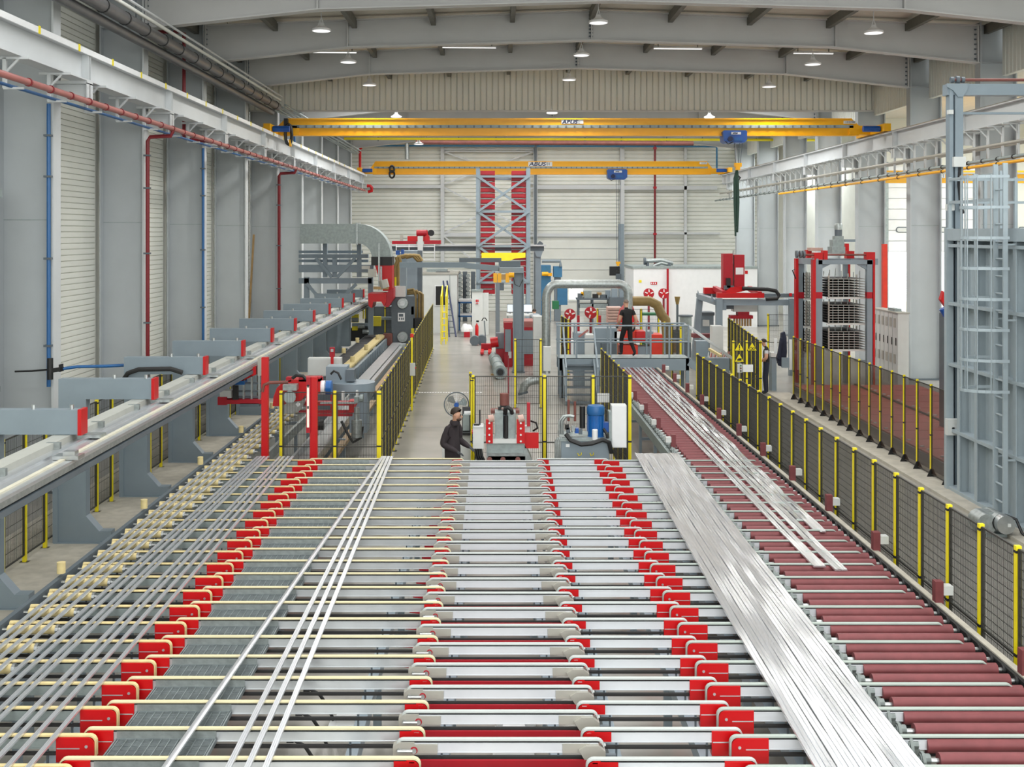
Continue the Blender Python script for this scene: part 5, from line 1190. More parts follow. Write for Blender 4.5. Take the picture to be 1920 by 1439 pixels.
tag(MB().box(WX(952, 33), WX(954.5, 33), 33, 33.06, 0, WZ(667, 33)).build('floor_stick', 'drop_red'), 'thin dark red stick standing by the mesh fence', 'post')
# monitors and the workplace
t = thing('operator_workplace', 'workplace desk with two bright monitors behind the jib column', 'desk', (WX(975, 53), 53, 0))
MB().pb(950, 590, 1000, 593, 53, .8).build('desk_top', 'cab', t)
for x in (951, 997): MB().box(WX(x, 53), WX(x+2, 53), 53.1, 53.7, 0, WZ(593, 53)).build('leg', 'galv_dull', t)
for x0, x1 in ((951, 962), (982, 998)):
    mo = MB().pb(x0, 571, x1, 586, 53.5, .06).build('monitor', 'black', t); MB().pb(x0+.5, 571.6, x1-.5, 585, 53.47, .04).build('screen', 'screen', mo); MB().pb((x0+x1)/2-1, 586, (x0+x1)/2+1, 590, 53.5, .05).build('monitor_foot', 'dgrey', mo)
# blue filter units
t = thing('blue_filter_unit', 'blue dust filter unit behind the tower', 'machine', (WX(1030, 66), 66, 0))
MB().box(WX(1015, 66), WX(1033, 66), 66, 67.2, 0, WZ(498, 66)).pb(1038, 500, 1054, 520, 66, .8).pb(1045, 540, 1064, 572, 66.1, .7).build('body', 'mach_blue', t)
MB().tube([W(1016, 490, 66), W(1050, 490, 66), W(1051, 500, 66)], .1, 10).build('pipe', 'mgrey', t); MB().pb(1020, 512, 1035, 518, 65.7, .2).cyl(W(1016, 514, 65.6), W(1028, 514, 65.6), .12, 10).build('hoist_motor', 'crane_yellow', t)
MB().box(WX(1040, 66), WX(1052, 66), 66.2, 66.8, 0, WZ(520, 66)).build('stand', 'mgrey', t); MB().pb(1036, 565, 1048, 580, 60, .5).build('green_box', 'green', t)
# ================================================================== grey ageing oven with caged ladder, right
XO = 8.9
t = thing('ageing_oven', 'grey ribbed oven wall with studs at the right edge', 'oven', (XO+1.5, 19, 0))
yo0, yo1 = 12.0, 22.7
MB().box(XO+.22, XO+3.4, yo0, yo1-.1, .05, 4.95).build('body', 'oven', t)
rb = MB().prism([(22.4, XO+.22), (22.34, XO+.17), (22.22, XO+.17), (22.16, XO+.22)], .1, 4.9, 'Z'); rb.v = [(y, x, z) for x, y, z in rb.v]
rb = rb.build('sheet_rib', 'oven', t)
for k in range(1, 34): copy_part(rb, (0, -.3*k, 0))
sd = MB().box(XO+.02, XO+.22, 22.1, 22.115, .1, 4.95).box(XO, XO+.02, 22.05, 22.165, .1, 4.95).build('stud', 'oven', t)
for k in range(1, 13): copy_part(sd, (0, -.8*k, 0))
for z in (.06, 1.21, 2.49, 3.68, 4.82):
    MB().box(XO-.01, XO+.22, yo0, yo1-.05, z, z+.06).build('rail', 'oven', t)
MB().box(XO-.03, XO+3.4, yo0, yo1, 4.95, 5.18).build('top_beam', 'oven', t)
MB().box(XO-.04, XO+.1, yo1-.12, yo1, 0, 5.2).build('corner_post', 'oven', t)
for yy in (22.6, 21.4, 20.3, 18.6): MB().box(XO, XO+.06, yy-.03, yy+.03, 5.18, 6.2).build('railing_post', 'oven', t)
for z in (5.7, 6.15):
    MB().bar((XO+.03, 20.3, z), (XO+.03, 22.6, z), .05).build('railing', 'oven', t); MB().bar((XO+.03, 22.6, z), (XO+3.2, 22.6, z), .05).build('railing', 'oven', t)
for x in (9.6, 10.2, 10.8, 11.4): MB().box(x, x+.06, 22.57, 22.63, 5.18, 6.2).build('railing_post', 'oven', t)
t = thing('caged_ladder', 'grey caged ladder on the oven wall', 'ladder', (8.6, 19.85, .1))
for yy in (19.66, 20.04): MB().box(8.68, 8.76, yy-.02, yy+.02, .1, 6.3).build('stile', 'oven', t)
rg = MB().cyl((8.72, 19.68, .45), (8.72, 20.02, .45), .018, 8).build('rung', 'oven', t)
for k in range(1, 19): copy_part(rg, (0, 0, .3*k))
def hp(a, r=.36): return (8.72-.68*math.sin(a)**.8 if math.sin(a) > 0 else 8.72, 19.85-r*math.cos(a))
ang = [k*PI/12 for k in range(13)]
def hoop_mesh(z):
    m = MB(); pts = [(hp(a)[0], hp(a)[1]) for a in ang]
    for i in range(12): m.bar((*pts[i], z), (*pts[i+1], z), .012, .05)
    return m
h0 = hoop_mesh(2.39).build('hoop', 'oven', t)
for k in range(1, 8): copy_part(h0, (0, 0, .525*k))
for a in [k*PI/8 for k in range(1, 8)]:
    x, y = hp(a); MB().bar((x+.01, y, 2.37), (x+.01, y, 6.1), .035, .012, up=(1, 0, 0)).build('cage_bar', 'oven', t)
for z in (1.2, 3.6, 4.9):
    for yy in (19.66, 20.04): MB().bar((8.74, yy, z), (XO+.02, yy, z), .03).build('wall_bracket', 'oven', t)
YP2 = 22.75
t = thing('oven_portal', 'tall grey portal frame with a drive shaft rising beside the oven', 'frame', (9.1, YP2, 0))
MB().box(8.99, 9.06, YP2, YP2+.2, 0, 8.0).box(9.1, 9.26, YP2, YP2+.2, 0, 8.0).box(9.06, 9.1, YP2+.08, YP2+.12, 0, 8.0).build('post', 'mgrey', t)
MB().box(8.95, 14.0, YP2+.02, YP2+.26, WZ(178, YP2), WZ(157, YP2)).build('cross_beam', 'mgrey', t)
MB().prism([(WX(x, YP2), WZ(y, YP2)) for x, y in ((1774, 157), (1814, 157), (1812, 170), (1804, 182), (1795, 182), (1786, 170), (1774, 163))], YP2-.04, YP2-.01).build('gusset', 'mgrey', t)
MB().cyl(W(1786, 150, YP2+.1), W(2010, 150, YP2+.1), .03, 10).build('shaft', 'rust', t)
for x in (1785, 1795, 1805): MB().cyl(W(x-3, 150, YP2+.1), W(x+3, 150, YP2+.1), .08 if x == 1795 else .06, 12).build('sprocket', 'dgrey', t)
MB().box(9.2, 14, YP2+.05, YP2+.12, WZ(214, YP2), WZ(210, YP2)).build('tie_rod', 'mgrey', t)
MB().pb(1789, 294, 1811, 313, YP2-.1, .1).build('terminal_box', 'cab', t); MB().pb(1776, 383, 1790, 395, YP2-.1, .1).pb(1779, 206, 1788, 214, YP2-.1, .1).build('sensor_box', 'cab', t)
MB().tube([W(1800, 312, YP2-.02), W(1798, 345, YP2-.02), W(1801, 380, YP2-.02), W(1806, 400, YP2-.1)], .03, 7).build('cable', 'black', t)
tag(MB().pb(1777, 787, 1800, 817, 22.4, .15).box(8.9, 8.95, 22.4, 22.5, 1.2, 1.3).build('oven_control_box', 'cab'), 'pale control box at the foot of the oven portal', 'control box')
t = thing('gear_motor', 'silver gear motor standing on the floor before the oven', 'motor', (8.35, 19.35, 0))
MB().box(8.2, 8.75, 19.2, 19.75, 0, .05).build('base', 'galv_dull', t); MB().box(8.2, 8.45, 19.35, 19.65, .05, .38).cyl((8.22, 19.2, .22), (8.22, 19.6, .22), .17, 14).build('gear_case', 'galv', t)
MB().cyl((8.45, 19.2, .24), (8.45, 19.7, .24), .15, 16).build('motor', 'galv', t); MB().cyl((8.47, 19.05, .24), (8.47, 19.22, .24), .155, 18).build('fan_cover', 'steel', t); MB().pb(1890, 983, 1896, 989, 19.03, .02).build('type_mark', 'cab', t)
MB().tube([(8.55, 19.3, .35), (8.7, 19.2, .3), (8.75, 19.1, .1), (8.8, 19.0, .05)], .025, 7).build('cable', 'black', t)
# furnace pit with red cover panels
t = thing('furnace_pit', 'low pit covered with dull red panels behind the smoked fence', 'pit', (11, 29, 0))
MB().box(9.3, 13.2, 22.9, 36, 0, .3).build('pit_wall', 'dgrey', t)
for i in range(2):
    for k in range(11):
        c_ = MB().box(9.34+1.95*i, 11.22+1.95*i, 22.95+1.18*k, 24.09+1.18*k, .3, .34).build('cover_panel', 'pit_red', t)
        for yy in (23.1+1.18*k, 23.9+1.18*k): MB().box(9.42+1.95*i, 9.5+1.95*i, yy, yy+.06, .34, .37).build('lug', 'cab', c_)
MB().tube([(11.22, 22.95, .36), (11.22, 35.9, .36)], .03, 6).build('cable', 'black', t)
struct(MB().box(8.55, 9.25, 12, 36.2, 0, .06).build('trim_3', 'kerb'), 'pale concrete kerb under the smoked fence')
struct(MB().box(-8.2, -5.9, 5, 50, 0, .012).build('trim_4', 'kerb'), 'bare concrete strip under the puller stands')
# ================================================================== rack lift
YL = 36.6
t = thing('rack_lift', 'red and grey four post rack lift with motor on top', 'lift', (WX(1568, YL), YL, 0))
def lpost(x0, x1, xr0, xr1, yt, Y):
    MB().box(WX(x0, Y), WX(x1, Y), Y, Y+.2, 0, WZ(yt, Y)).build('post', 'mgrey', t); MB().box(WX(xr0, Y), WX(xr1, Y), Y-.02, Y+.22, 0, WZ(yt, Y)).build('guide', 'red', t); MB().pb(x0, 548, x1, 560, Y-.01, .22).build('band', 'red_deep', t)
lpost(1529, 1542, 1524, 1529.5, 487, YL); lpost(1626, 1636, 1637, 1640.5, 487, YL); lpost(1497, 1508, 1492, 1497, 485, YL+2.4); lpost(1583, 1590, 1590, 1594, 490, YL+2.4)
MB().pb(1529, 488, 1640, 496, YL, .2).build('front_beam', 'mgrey', t); MB().pb(1493, 485, 1600, 492, YL+2.4, .2).build('rear_beam', 'mgrey', t)
for xa, xb in ((WX(1524, YL), WX(1496, YL+2.4)), (WX(1636, YL), WX(1594, YL+2.4))): MB().bar((xa+.1, YL, WZ(491, YL)), (xb+.1, YL+2.5, WZ(489, YL+2.4)), .16, .2).build('side_beam', 'mgrey', t)
for pts in (((1542, 496), (1558, 496), (1542, 504)), ((1626, 496), (1608, 496), (1626, 506))): MB().prism([(WX(x, YL), WZ(y, YL)) for x, y in pts], YL+.05, YL+.15).build('knee', 'mgrey', t)
for x0, y0_, x1, y1_, dY in ((1527, 474, 1543, 487, 0), (1544, 470, 1552, 487, .05), (1625, 473, 1641, 487, 0), (1513, 469, 1522, 484, 1.6), (1588, 471, 1602, 485, 1.4), (1585, 457, 1592, 471, 1.8)): MB().pb(x0, y0_, x1, y1_, YL+dY, .3).build('gear_block', 'red', t)
MB().pb(1521, 465, 1543, 471, YL+1.2, .5).build('cover', 'copper_sheet', t)
MB().cyl(W(1495, 478, YL+.1), W(1630, 478, YL+.1), .03, 8).build('shaft', 'rust', t)
for x in (1494, 1501, 1507): MB().cyl(W(x-2, 477, YL+.1), W(x+2, 477, YL+.1), .12, 12).build('wheel', 'dgrey', t)
MB().pb(1560, 463, 1585, 476, YL+.5, .5).pb(1562, 450, 1583, 463, YL+.6, .4).pb(1566, 443, 1582, 450, YL+.65, .3).build('gear_reducer', 'galv_dull', t)
MB().cyl(W(1572, 444, YL+.8), W(1572, 430, YL+.8), .12, 14).build('motor', 'dgrey', t); MB().lathe([(.125, 0), (.13, .15), (.11, .2), (.01, .21)], W(1572, 431, YL+.8), 14).build('motor_cap', 'galv', t)
MB().pb(1584, 449, 1604, 454, YL+.7, .15).build('torque_arm', 'mgrey', t); MB().tube([W(1492, 523, YL+2.3), W(1486, 507, YL+2.3), W(1490, 506, YL+2.3)], .02, 6).build('cable', 'black', t)
def basket(label, x0, x1, y0_, y1_, Y, depth, nv):
    t = thing('profile_basket', label, 'basket', W((x0+x1)/2, y1_, Y), 'profile baskets')
    xa, xb, za, zb_ = WX(x0, Y), WX(x1, Y), WZ(y1_, Y), WZ(y0_, Y)
    for x in (xa, xb-.04):
        for yy in (Y, Y+depth/2, Y+depth-.04): MB().box(x, x+.04, yy, yy+.04, za, zb_).build('post', 'plate_grey', t)
    n = 8; sh = MB().box(xa, xb, Y, Y+.04, za, za+.02).build('shelf_bar', 'plate_grey', t)
    for k in range(1, n): copy_part(sh, (0, 0, (zb_-za-.12)*k/(n-1)))
    s2 = MB().box(xa+.03, xb-.03, Y+.05, Y+depth, za, za+.015).build('shaded_layer', 'black', t)  # layers coloured black, the shade inside the basket is painted in
    for k in range(1, n): copy_part(s2, (0, 0, (zb_-za-.12)*k/(n-1)))
    dv = MB().box(xa+.14, xa+.155, Y-.005, Y+.02, za, zb_-.1).build('divider', 'galv_dull', t)
    for k in range(1, nv): copy_part(dv, ((xb-xa-.2)*k/nv, 0, 0))
    MB().box(xa-.05, xb+.05, Y-.02, Y+.06, za-.05, za).build('base_bar', 'cab', t)
    for k in range(6): MB().box(xa+.1+k*.2, xa+.12+k*.2, Y+.3, Y+.33, zb_-.1, zb_+.06+.04*(k % 3)).build('stake', 'galv', t)
for k, (a, b) in enumerate(((517, 558), (566, 607), (616, 656))): basket('%s basket of stacked profiles in the rack lift' % ['topmost', 'middle', 'lowest'][k], 1553, 1625, a, b, YL+.3, 1.9, 6)
for k, (a, b) in enumerate(((512, 560), (566, 612), (618, 660))): basket('%s narrow basket left behind the rack lift post' % ['topmost', 'middle', 'lowest'][k], 1510, 1523, a, b, YL+2.1, .6, 1)
# switch cabinet
t = thing('switchgear_cabinet', 'long pale switchgear cabinet with ventilation slots before the wide column', 'cabinet', (13.6, 39.2, 0))
xc = 13.3
MB().box(xc, 13.66, 38.0, 40.6, 0, 2.42).build('body', 'cab', t); MB().box(xc-.02, 13.69, 37.97, 40.65, 2.42, 2.46).build('roof', 'plate_grey', t)
for z in (1.95, .75):
    for k in range(6): MB().box(xc-.015, xc, 38.2+.4*k, 38.38+.4*k, z, z+.3).build('louvre', 'plate_grey', t)
for k in range(6): MB().box(xc-.02, xc, 38.15+.4*k, 38.19+.4*k, 1.35, 1.6).build('door_handle', 'black', t)
for k in range(1, 6): MB().box(xc-.006, xc, 38.08+.42*k, 38.09+.42*k, .05, 2.4).build('door_gap', 'galv_dull', t)
MB().box(13.38, 13.6, 38.5, 39.2, 2.46, 2.55).build('roof_fan', 'galv_dull', t)
tag(MB().box(WX(1656, 44), WX(1664, 44), 44, 44.2, 0, WZ(458, 44)).build('red_pillar', 'orange_red'), 'tall red pillar between the rack lift and the sectional door', 'post')
t = thing('robot_arm', 'small red robot head beside the oven portal', 'robot', W(1772, 640, 28))
MB().prism([(WX(x, 28), WZ(y, 28)) for x, y in ((1764, 562), (1769, 546), (1775, 558), (1778, 570), (1785, 572), (1784, 579), (1774, 577))], 28, 28.15).build('head', 'red', t)
MB().cyl(W(1768, 578, 28), W(1776, 592, 28), .1, 10).build('wrist', 'hoist_blue', t); MB().box(WX(1770, 28), WX(1780, 28), 28, 28.3, 0, WZ(588, 28)).build('column', 'dgrey', t)
t = thing('neighbour_stack', 'low mesh fence with crates under the sectional door', 'fence', (20.5, 52, 0))
for k in range(9): MB().box(18.6+.6*k, 18.66+.6*k, 52, 52.06, 0, 2.0).build('post', 'yellow', t)
for k in range(8): MB().box(18.68+.6*k, 19.18+.6*k, 52.02, 52.04, .1, 1.4).build('panel', 'smoked', t)
# ================================================================== stacker over the conveyor
YX = 41.0
t = thing('stacker_rails', 'grey overhead rails on slanted legs carrying the red stacker', 'frame', (WX(1400, YX), YX, 0))
MB().pb(1345, 562, 1500, 573, YX, .3).build('front_rail', 'mgrey', t); MB().pb(1308, 551, 1500, 558, YX+2.2, .3).build('rear_rail', 'dgrey', t)
MB().bar(W(1312, 556, YX+2.2), W(1345, 567, YX), .2).build('end_beam', 'mgrey', t)
for x0, xb, Y in ((1312, 1300, YX+2.2), (1348, 1348, YX), (1485, 1485, YX)): MB().bar(W(x0, 560, Y), (WX(xb, Y), Y, 0), .22).build('leg', 'mgrey', t)
for (x, y, Y) in ((1307, 545, YX+2.2), (1333, 552, YX)): MB().prism([(WX(x, Y), WZ(y+14, Y)), (WX(x+2, Y), WZ(y, Y)), (WX(x+6, Y), WZ(y+14, Y))], Y, Y+.1).build('end_stop', 'mgrey', t)
MB().pb(1345, 573, 1362, 582, YX, .3).build('head_plate', 'mgrey', t)
t = thing('red_stacker', 'red stacker carriage with twin upright masts', 'machine', W(1380, 558, YX))
MB().pb(1321, 540, 1358, 551, YX+1.8, .3).pb(1345, 550, 1433, 559, YX-.1, .3).build('cross_beam', 'red', t)
for a, b in (((1340, 541), (1358, 551)), ((1405, 541), (1425, 552))): MB().bar(W(*a, YX+1.8), W(*b, YX), .14, .18).build('end_truck', 'red_deep', t)
for x0, y0_, x1, y1_ in ((1356, 476, 1374, 541), (1377, 478, 1396, 540)): MB().pb(x0, y0_, x1, y1_, YX+.5, .4).build('mast', 'red_deep', t)
MB().prism([(WX(x, YX), WZ(y, YX)) for x, y in ((1357, 552), (1372, 540), (1396, 538), (1400, 546), (1372, 552))], YX+.2, YX+.7).build('gusset', 'red', t)
MB().pb(1363, 522, 1370, 540, YX+.3, .2).build('motor', 'black', t); MB().pb(1359, 536, 1376, 543, YX+.3, .3).build('gear', 'dgrey', t)
MB().pb(1379.5, 502, 1394, 515, YX+.48, .03).build('name_plate', 'white', t)
MB().tube([W(1392, 541, YX), W(1440, 543, YX), W(1455, 546, YX), W(1461, 554, YX), W(1457, 560, YX), W(1436, 561, YX)], .07, 8).build('energy_chain', 'black', t)
MB().pb(1374, 470, 1377, 495, YX+.7, .05).build('pole', 'galv', t)
t = thing('stacker_gripper', 'white and red gripper head hanging below the stacker rails', 'gripper', W(1395, 605, YX+.5))
MB().pb(1376, 573, 1420, 585, YX+.5, .5).build('beam', 'cab', t); MB().pb(1384, 585, 1405, 592, YX+.5, .4).pb(1370, 592, 1412, 598, YX+.5, .4).build('jaw', 'red_deep', t)
MB().pb(1362, 571, 1376, 580, YX+.4, .3).build('motor', 'dgrey', t)
for k in range(7): MB().pb(1376+5*k, 598, 1379+5*k, 612, YX+.55, .1).build('finger', 'brass', t)
# machines under the stacker
t = thing('stretcher_head', 'grey machine with pale cabinet under the stacker legs', 'machine', W(1330, 640, 44))
MB().box(WX(1314, 44), WX(1338, 44), 44, 44.8, 0, WZ(592, 44)).build('body', 'mgrey', t); MB().pb(1316, 586, 1340, 592, 43.9, .8).build('top', 'dgrey', t); MB().box(WX(1336, 40), WX(1356, 40), 40, 40.5, 0, WZ(612, 40)).build('cabinet', 'cab', t)
MB().pb(1318, 600, 1330, 612, 43.95, .1).build('panel', 'cab', t); MB().pb(1300, 627, 1345, 634, 42, .5).build('red_roller', 'roller_red', t)
MB().pb(1305, 640, 1328, 672, 38, .4).build('chute', 'mgrey', t); MB().bar(W(1330, 655, 37.5), W(1352, 668, 36.8), .08).build('wood_bar', 'tan', t)
t = thing('scrap_bin', 'grey scrap bin full of offcuts below the right bridge stairs', 'bin', W(1355, 700, 36))
MB().box(WX(1325, 37.4), WX(1368, 37.4), 37.4, 38, 0, WZ(672, 37.4)).build('bin', 'mgrey', t)
for k in range(18): MB().bar(Vector((WX(1328+2.2*k, 37.6), 37.6+.2*random.random(), WZ(674, 37.6))), Vector((WX(1330+2.2*k, 37.6)+.1*random.random(), 37.8, WZ(664-4*random.random(), 37.6))), .03).build('offcut', ['galv', 'copper_sheet', 'red_pink'][k % 3], t)
# fences in the right background
fence('mesh fence with yellow warning triangles beside the standing man', [(7.6+.1*k, 33.0+1.0*k) for k in range(10)], 2.0, dv=.035)
fence('far dark mesh fence in front of the white container, right', [(WX(1440, 44)+.9*k, 44-.25*k) for k in range(3)], 2.0, dv=.04)
fence('mesh fence between footbridge and the red drums', [(WX(1053, 43), 43), (WX(1053, 43)+.07, 42.1), (WX(1053, 43)+.14, 41.2)], 2.0, dv=.04)
fence('mesh fence right of the orange machine behind the bridge', [(WX(1246, 40), 40), (WX(1246, 40)+.12, 39), (WX(1246, 40)+.24, 38)], 2.0, dv=.04)
fence('row of yellow posts with mesh before the hose reels', [(WX(1120, 47), 47), (WX(1202, 47), 47), (WX(1235, 47), 47)], 2.0, dv=.05)
def tri_sign(px, py, Y, lab, kind):
    t = thing('warning_sign', lab, 'sign', W(px, py+9, Y), 'yellow warning triangles'); s = 10*Y/F; c = W(px, py, Y)
    MB().prism([(c.x-s, c.z-s*.85), (c.x+s, c.z-s*.85), (c.x, c.z+s*.95)], Y-.02, Y).build('plate', 'black', t)
    MB().prism([(c.x-s*.84, c.z-s*.75), (c.x+s*.84, c.z-s*.75), (c.x, c.z+s*.74)], Y-.026, Y-.02).build('face', 'yellow', t)
    if kind == 0: MB().box(c.x-.015, c.x+.015, Y-.03, Y-.026, c.z-s*.35, c.z+s*.35).box(c.x-.015, c.x+.015, Y-.03, Y-.026, c.z-s*.62, c.z-s*.45).build('symbol', 'black', t)
    if kind == 1:
        m = MB()
        for dx, r in ((-s*.25, s*.26), (s*.28, s*.2)): m.tube([(c.x+dx+r*math.cos(a), Y-.03, c.z-s*.38+r*math.sin(a)) for a in [k*PI/6 for k in range(13)]], .008, 5)
        m.build('symbol', 'black', t)
    if kind == 2: MB().box(c.x-s*.4, c.x+s*.4, Y-.03, Y-.026, c.z-s*.55, c.z-s*.25).box(c.x-s*.2, c.x+s*.45, Y-.03, Y-.026, c.z-s*.25, c.z-s*.1).build('symbol', 'black', t)
tri_sign(1386, 650, 32.98, 'yellow warning triangle with exclamation mark', 0); tri_sign(1410, 650, 32.98, 'yellow warning triangle with gear wheels', 1); tri_sign(1386, 671, 32.98, 'yellow warning triangle with a hand symbol, lower one', 2)
fence('short mesh panel carrying the yellow warning triangles', [(WX(1375, 33), 33), (WX(1400, 33), 33), (WX(1425, 33), 33)], 2.0, dv=.035)
tag(MB().pb(1393, 684, 1412, 698, 32.9, .015).build('notice_sheet', 'white'), 'white printed sheet below the warning triangles', 'sign')
t = thing('button_box', 'small pale push button box beside the white sheet', 'control box', W(1387, 700, 32.9)); MB().pb(1383, 683, 1392, 699, 32.9, .08).build('box', 'cab', t)
for y, mm in ((686, 'green'), (691, 'rust'), (696, 'black')): MB().cyl(W(1389, y, 32.86), W(1389, y, 32.9), .025, 8).build('button', mm, t)
t = thing('work_jacket', 'dark blue work jacket hung on the smoked fence end', 'jacket', W(1468, 690, 34.9))
MB().prism([(WX(x, 34.9), WZ(y, 34.9)) for x, y in ((1465, 625), (1471, 622), (1474, 634), (1475, 660), (1472, 690), (1460, 686), (1456, 672), (1463, 650))], 34.85, 35.0).build('body', 'cloth_navy', t); MB().prism([(WX(x, 34.8), WZ(y, 34.8)) for x, y in ((1463, 634), (1467, 634), (1462, 675), (1457, 672))], 34.75, 34.86).build('sleeve', 'cloth_navy', t)
t = thing('info_board', 'white information board and folder hung at the smoked fence end', 'board', W(1475, 690, 34.6)); MB().pb(1480, 637, 1485, 694, 34.6, .04).pb(1452, 635, 1457, 664, 34.9, .04).build('board', 'white', t); MB().pb(1466, 671, 1480, 690, 34.5, .05).build('folder', 'mgrey', t)
t = thing('control_pedestal', 'pale control pedestal next to the standing man', 'control box', W(1450, 740, 37)); MB().box(WX(1447, 37), WX(1456, 37), 37, 37.4, 0, WZ(668, 37)).build('pedestal', 'mgrey', t); MB().pb(1446, 662, 1457, 670, 36.95, .4).build('panel', 'cab', t)
# ================================================================== white container, hose reels, drums
YW = 62.0
t = thing('white_container', 'long white container with fire signs at the back of the hall', 'container', (WX(1280, YW), YW, 0))
MB().box(WX(1188, YW), WX(1420, YW), YW, YW+4, 0, WZ(503, YW)).build('body', 'white', t); MB().pb(1186, 500, 1421, 504, YW-.05, 4.1).build('roof_edge', 'galv_dull', t)
s_ = MB().pb(1220, 529, 1232, 534, YW-.03, .02).build('fire_sign', 'red', t)
for x in (1221, 1224.5, 1228): MB().pb(x, 530, x+1.6, 533, YW-.04, .02).build('mark', 'white', s_)
MB().pb(1198, 525.5, 1203, 530, YW-.03, .02).build('yellow_sign', 'yellow', t)
MB().cyl(W(1252, 600, YW-.2), W(1252, 504, YW-.2), .06, 8).build('water_pipe', 'red_deep', t)
for k, (x, y) in enumerate(((1397, 508), (1480, 550))): 
    g = tag(MB().pb(x, y, x+5, y+6, YW-.03 if k == 0 else YX+2.15, .03).build('fire_sign', 'red'), ['red fire sign right of the stacker mast', 'red fire sign above the stacker rails'][k], 'sign')
t = thing('roof_pipes', 'bent steel pipes lying on the white container', 'pipe', W(1240, 500, YW+1)); MB().tube([W(1210, 490, YW+1), W(1240, 488, YW+1), W(1262, 494, YW+1)], .12, 8).build('tube', 'galv', t); MB().tube([W(1225, 499, YW+1), W(1240, 493, YW+1), W(1258, 497, YW+1)], .1, 8).build('tube', 'galv', t); MB().cyl(W(1207, 490, YW+1), W(1211, 490, YW+1), .2, 12).build('flange', 'dgrey', t)
for k in range(2): MB().box(WX(1212+40*k, YW+1), WX(1216+40*k, YW+1), YW+.8, YW+1.2, WZ(503, YW), WZ(493, YW+1)).build('saddle', 'dgrey', t)
def reel(px, py, Y, r, lab, grp):
    t = thing('hose_reel', lab, 'hose reel', W(px, py, Y)-Vector((0, 0, r)), grp); c = W(px, py, Y)
    MB().lathe([(.01, 0), (r, 0), (r, .05), (r*.6, .06), (r*.6, .2), (r, .21), (r, .26), (.01, .26)], c, 20, 'Y').build('drum', 'red_deep', t)
    d = MB().lathe([(.01, -.02), (r*.45, -.02), (r*.45, 0), (.01, 0)], c, 14, 'Y').build('hub', 'red', t)
    for a in (.3, 1.6, 2.8, 4.4): MB().bar(c+Vector((r*.3*math.cos(a), -.03, r*.3*math.sin(a))), c+Vector((r*.85*math.cos(a), -.01, r*.85*math.sin(a))), .05).build('slot', 'white', d)
    MB().box(c.x-.05, c.x+.05, c.y+.1, c.y+.2, 0, c.z).build('stand', 'drop_red', t)
reel(1217, 551, 60.5, .27, 'left red hose reel before the white container', 'hose reels'); reel(1245, 551, 60.5, .27, 'right red hose reel before the white container', 'hose reels')
reel(1108, 587, 48, .25, 'red round drum with white label behind the bridge', 'red drums'); reel(1069, 590, 48, .23, 'red round drum half hidden by the mesh fence', 'red drums')
for i, x in enumerate((1082, 1122)): tag(MB().box(WX(x, 46), WX(x+5, 46), 46, 46.12, 0, WZ(592, 46)).build('red_bollard', 'red_deep'), ['left red bollard behind the bridge railing', 'right red bollard behind the bridge railing'][i], 'post', 'red bollards')
t = thing('copper_stack', 'stack of pale copper coloured sheets behind the walking man', 'stack', W(1153, 630, 46)); 
for k in range(9): MB().pb(1140, 577+5.6*k, 1166, 581.5+5.6*k, 46, .8).build('sheet', 'copper_sheet', t)
MB().box(WX(1142, 46), WX(1164, 46), 46.1, 46.7, 0, WZ(627, 46)).build('pallet', 'brass', t)
t = thing('workshop_bench', 'cluttered workshop bench in the far background below the pipe', 'bench', (WX(1110, 64), 64, 0))
MB().pb(1082, 560, 1145, 563, 64, 1.2).build('bench_top', 'dgrey', t)
for x in (1084, 1110, 1141): MB().box(WX(x, 64), WX(x+3, 64), 64.1, 65, 0, WZ(563, 64)).build('leg', 'dgrey', t)
for x, y, w_, h_, mm in ((1084, 551, 9, 9, 'dgrey'), (1095, 546, 14, 14, 'galv_dull'), (1112, 552, 10, 8, 'black'), (1120, 549, 8, 5, 'brass'), (1126, 553, 12, 8, 'dgrey'), (1090, 548, 4, 6, 'crane_yellow'), (1136, 545, 9, 15, 'mgrey')): MB().pb(x, y, x+w_, y+h_, 64.2, .5).build('tool', mm, t)
MB().pb(1085, 570, 1140, 578, 64.1, .9).build('lower_shelf', 'galv_dull', t)
t = thing('drill_press', 'grey workshop machine with dark cupboard left of the container', 'machine', (WX(1160, 63), 63, 0)); MB().box(WX(1144, 63), WX(1172, 63), 63, 63.8, 0, WZ(558, 63)).build('cupboard', 'dgrey', t); MB().pb(1147, 542, 1158, 558, 63.1, .4).pb(1162, 546, 1168, 558, 63.1, .3).build('machine', 'mgrey', t)
t = thing('wall_screen', 'dark screen on a grey post at the back wall', 'screen', W(1152, 517, 73)); MB().pb(1143, 500, 1162, 517, 73, .2).build('panel', 'black', t); MB().box(WX(1160, 73.2), WX(1170, 73.2), 73.2, 73.6, 0, WZ(420, 73.2)).build('post', 'mgrey', t); MB().pb(1155, 514, 1165, 524, 72.8, .2).build('box', 'dgrey', t)
t = thing('dust_cone', 'brown cone hopper on a thin post', 'hopper', W(1270, 610, 48)); MB().lathe([(.06, 0), (.12, .3), (.12, .32), (.01, .32)], W(1270, 571, 48), 12).build('cone', 'hose_brown', t); MB().box(WX(1268, 48), WX(1272, 48), 47.97, 48.03, 0, WZ(570, 48)).build('post', 'dgrey', t)
t = thing('round_silo', 'grey round filter drum under the stacker end', 'drum', W(1287, 625, 47)); MB().lathe([(.25, 0), (.25, 1.05), (.01, 1.06)], Vector((WX(1287, 47), 47.2, .6)), 16).build('drum', 'galv_dull', t); MB().lathe([(.3, 0), (.3, .06), (.01, .06)], Vector((WX(1287, 47), 47.2, 1.66)), 16).build('lid', 'dgrey', t); MB().box(WX(1278, 47), WX(1296, 47), 47, 47.4, 0, .6).build('stand', 'dgrey', t)
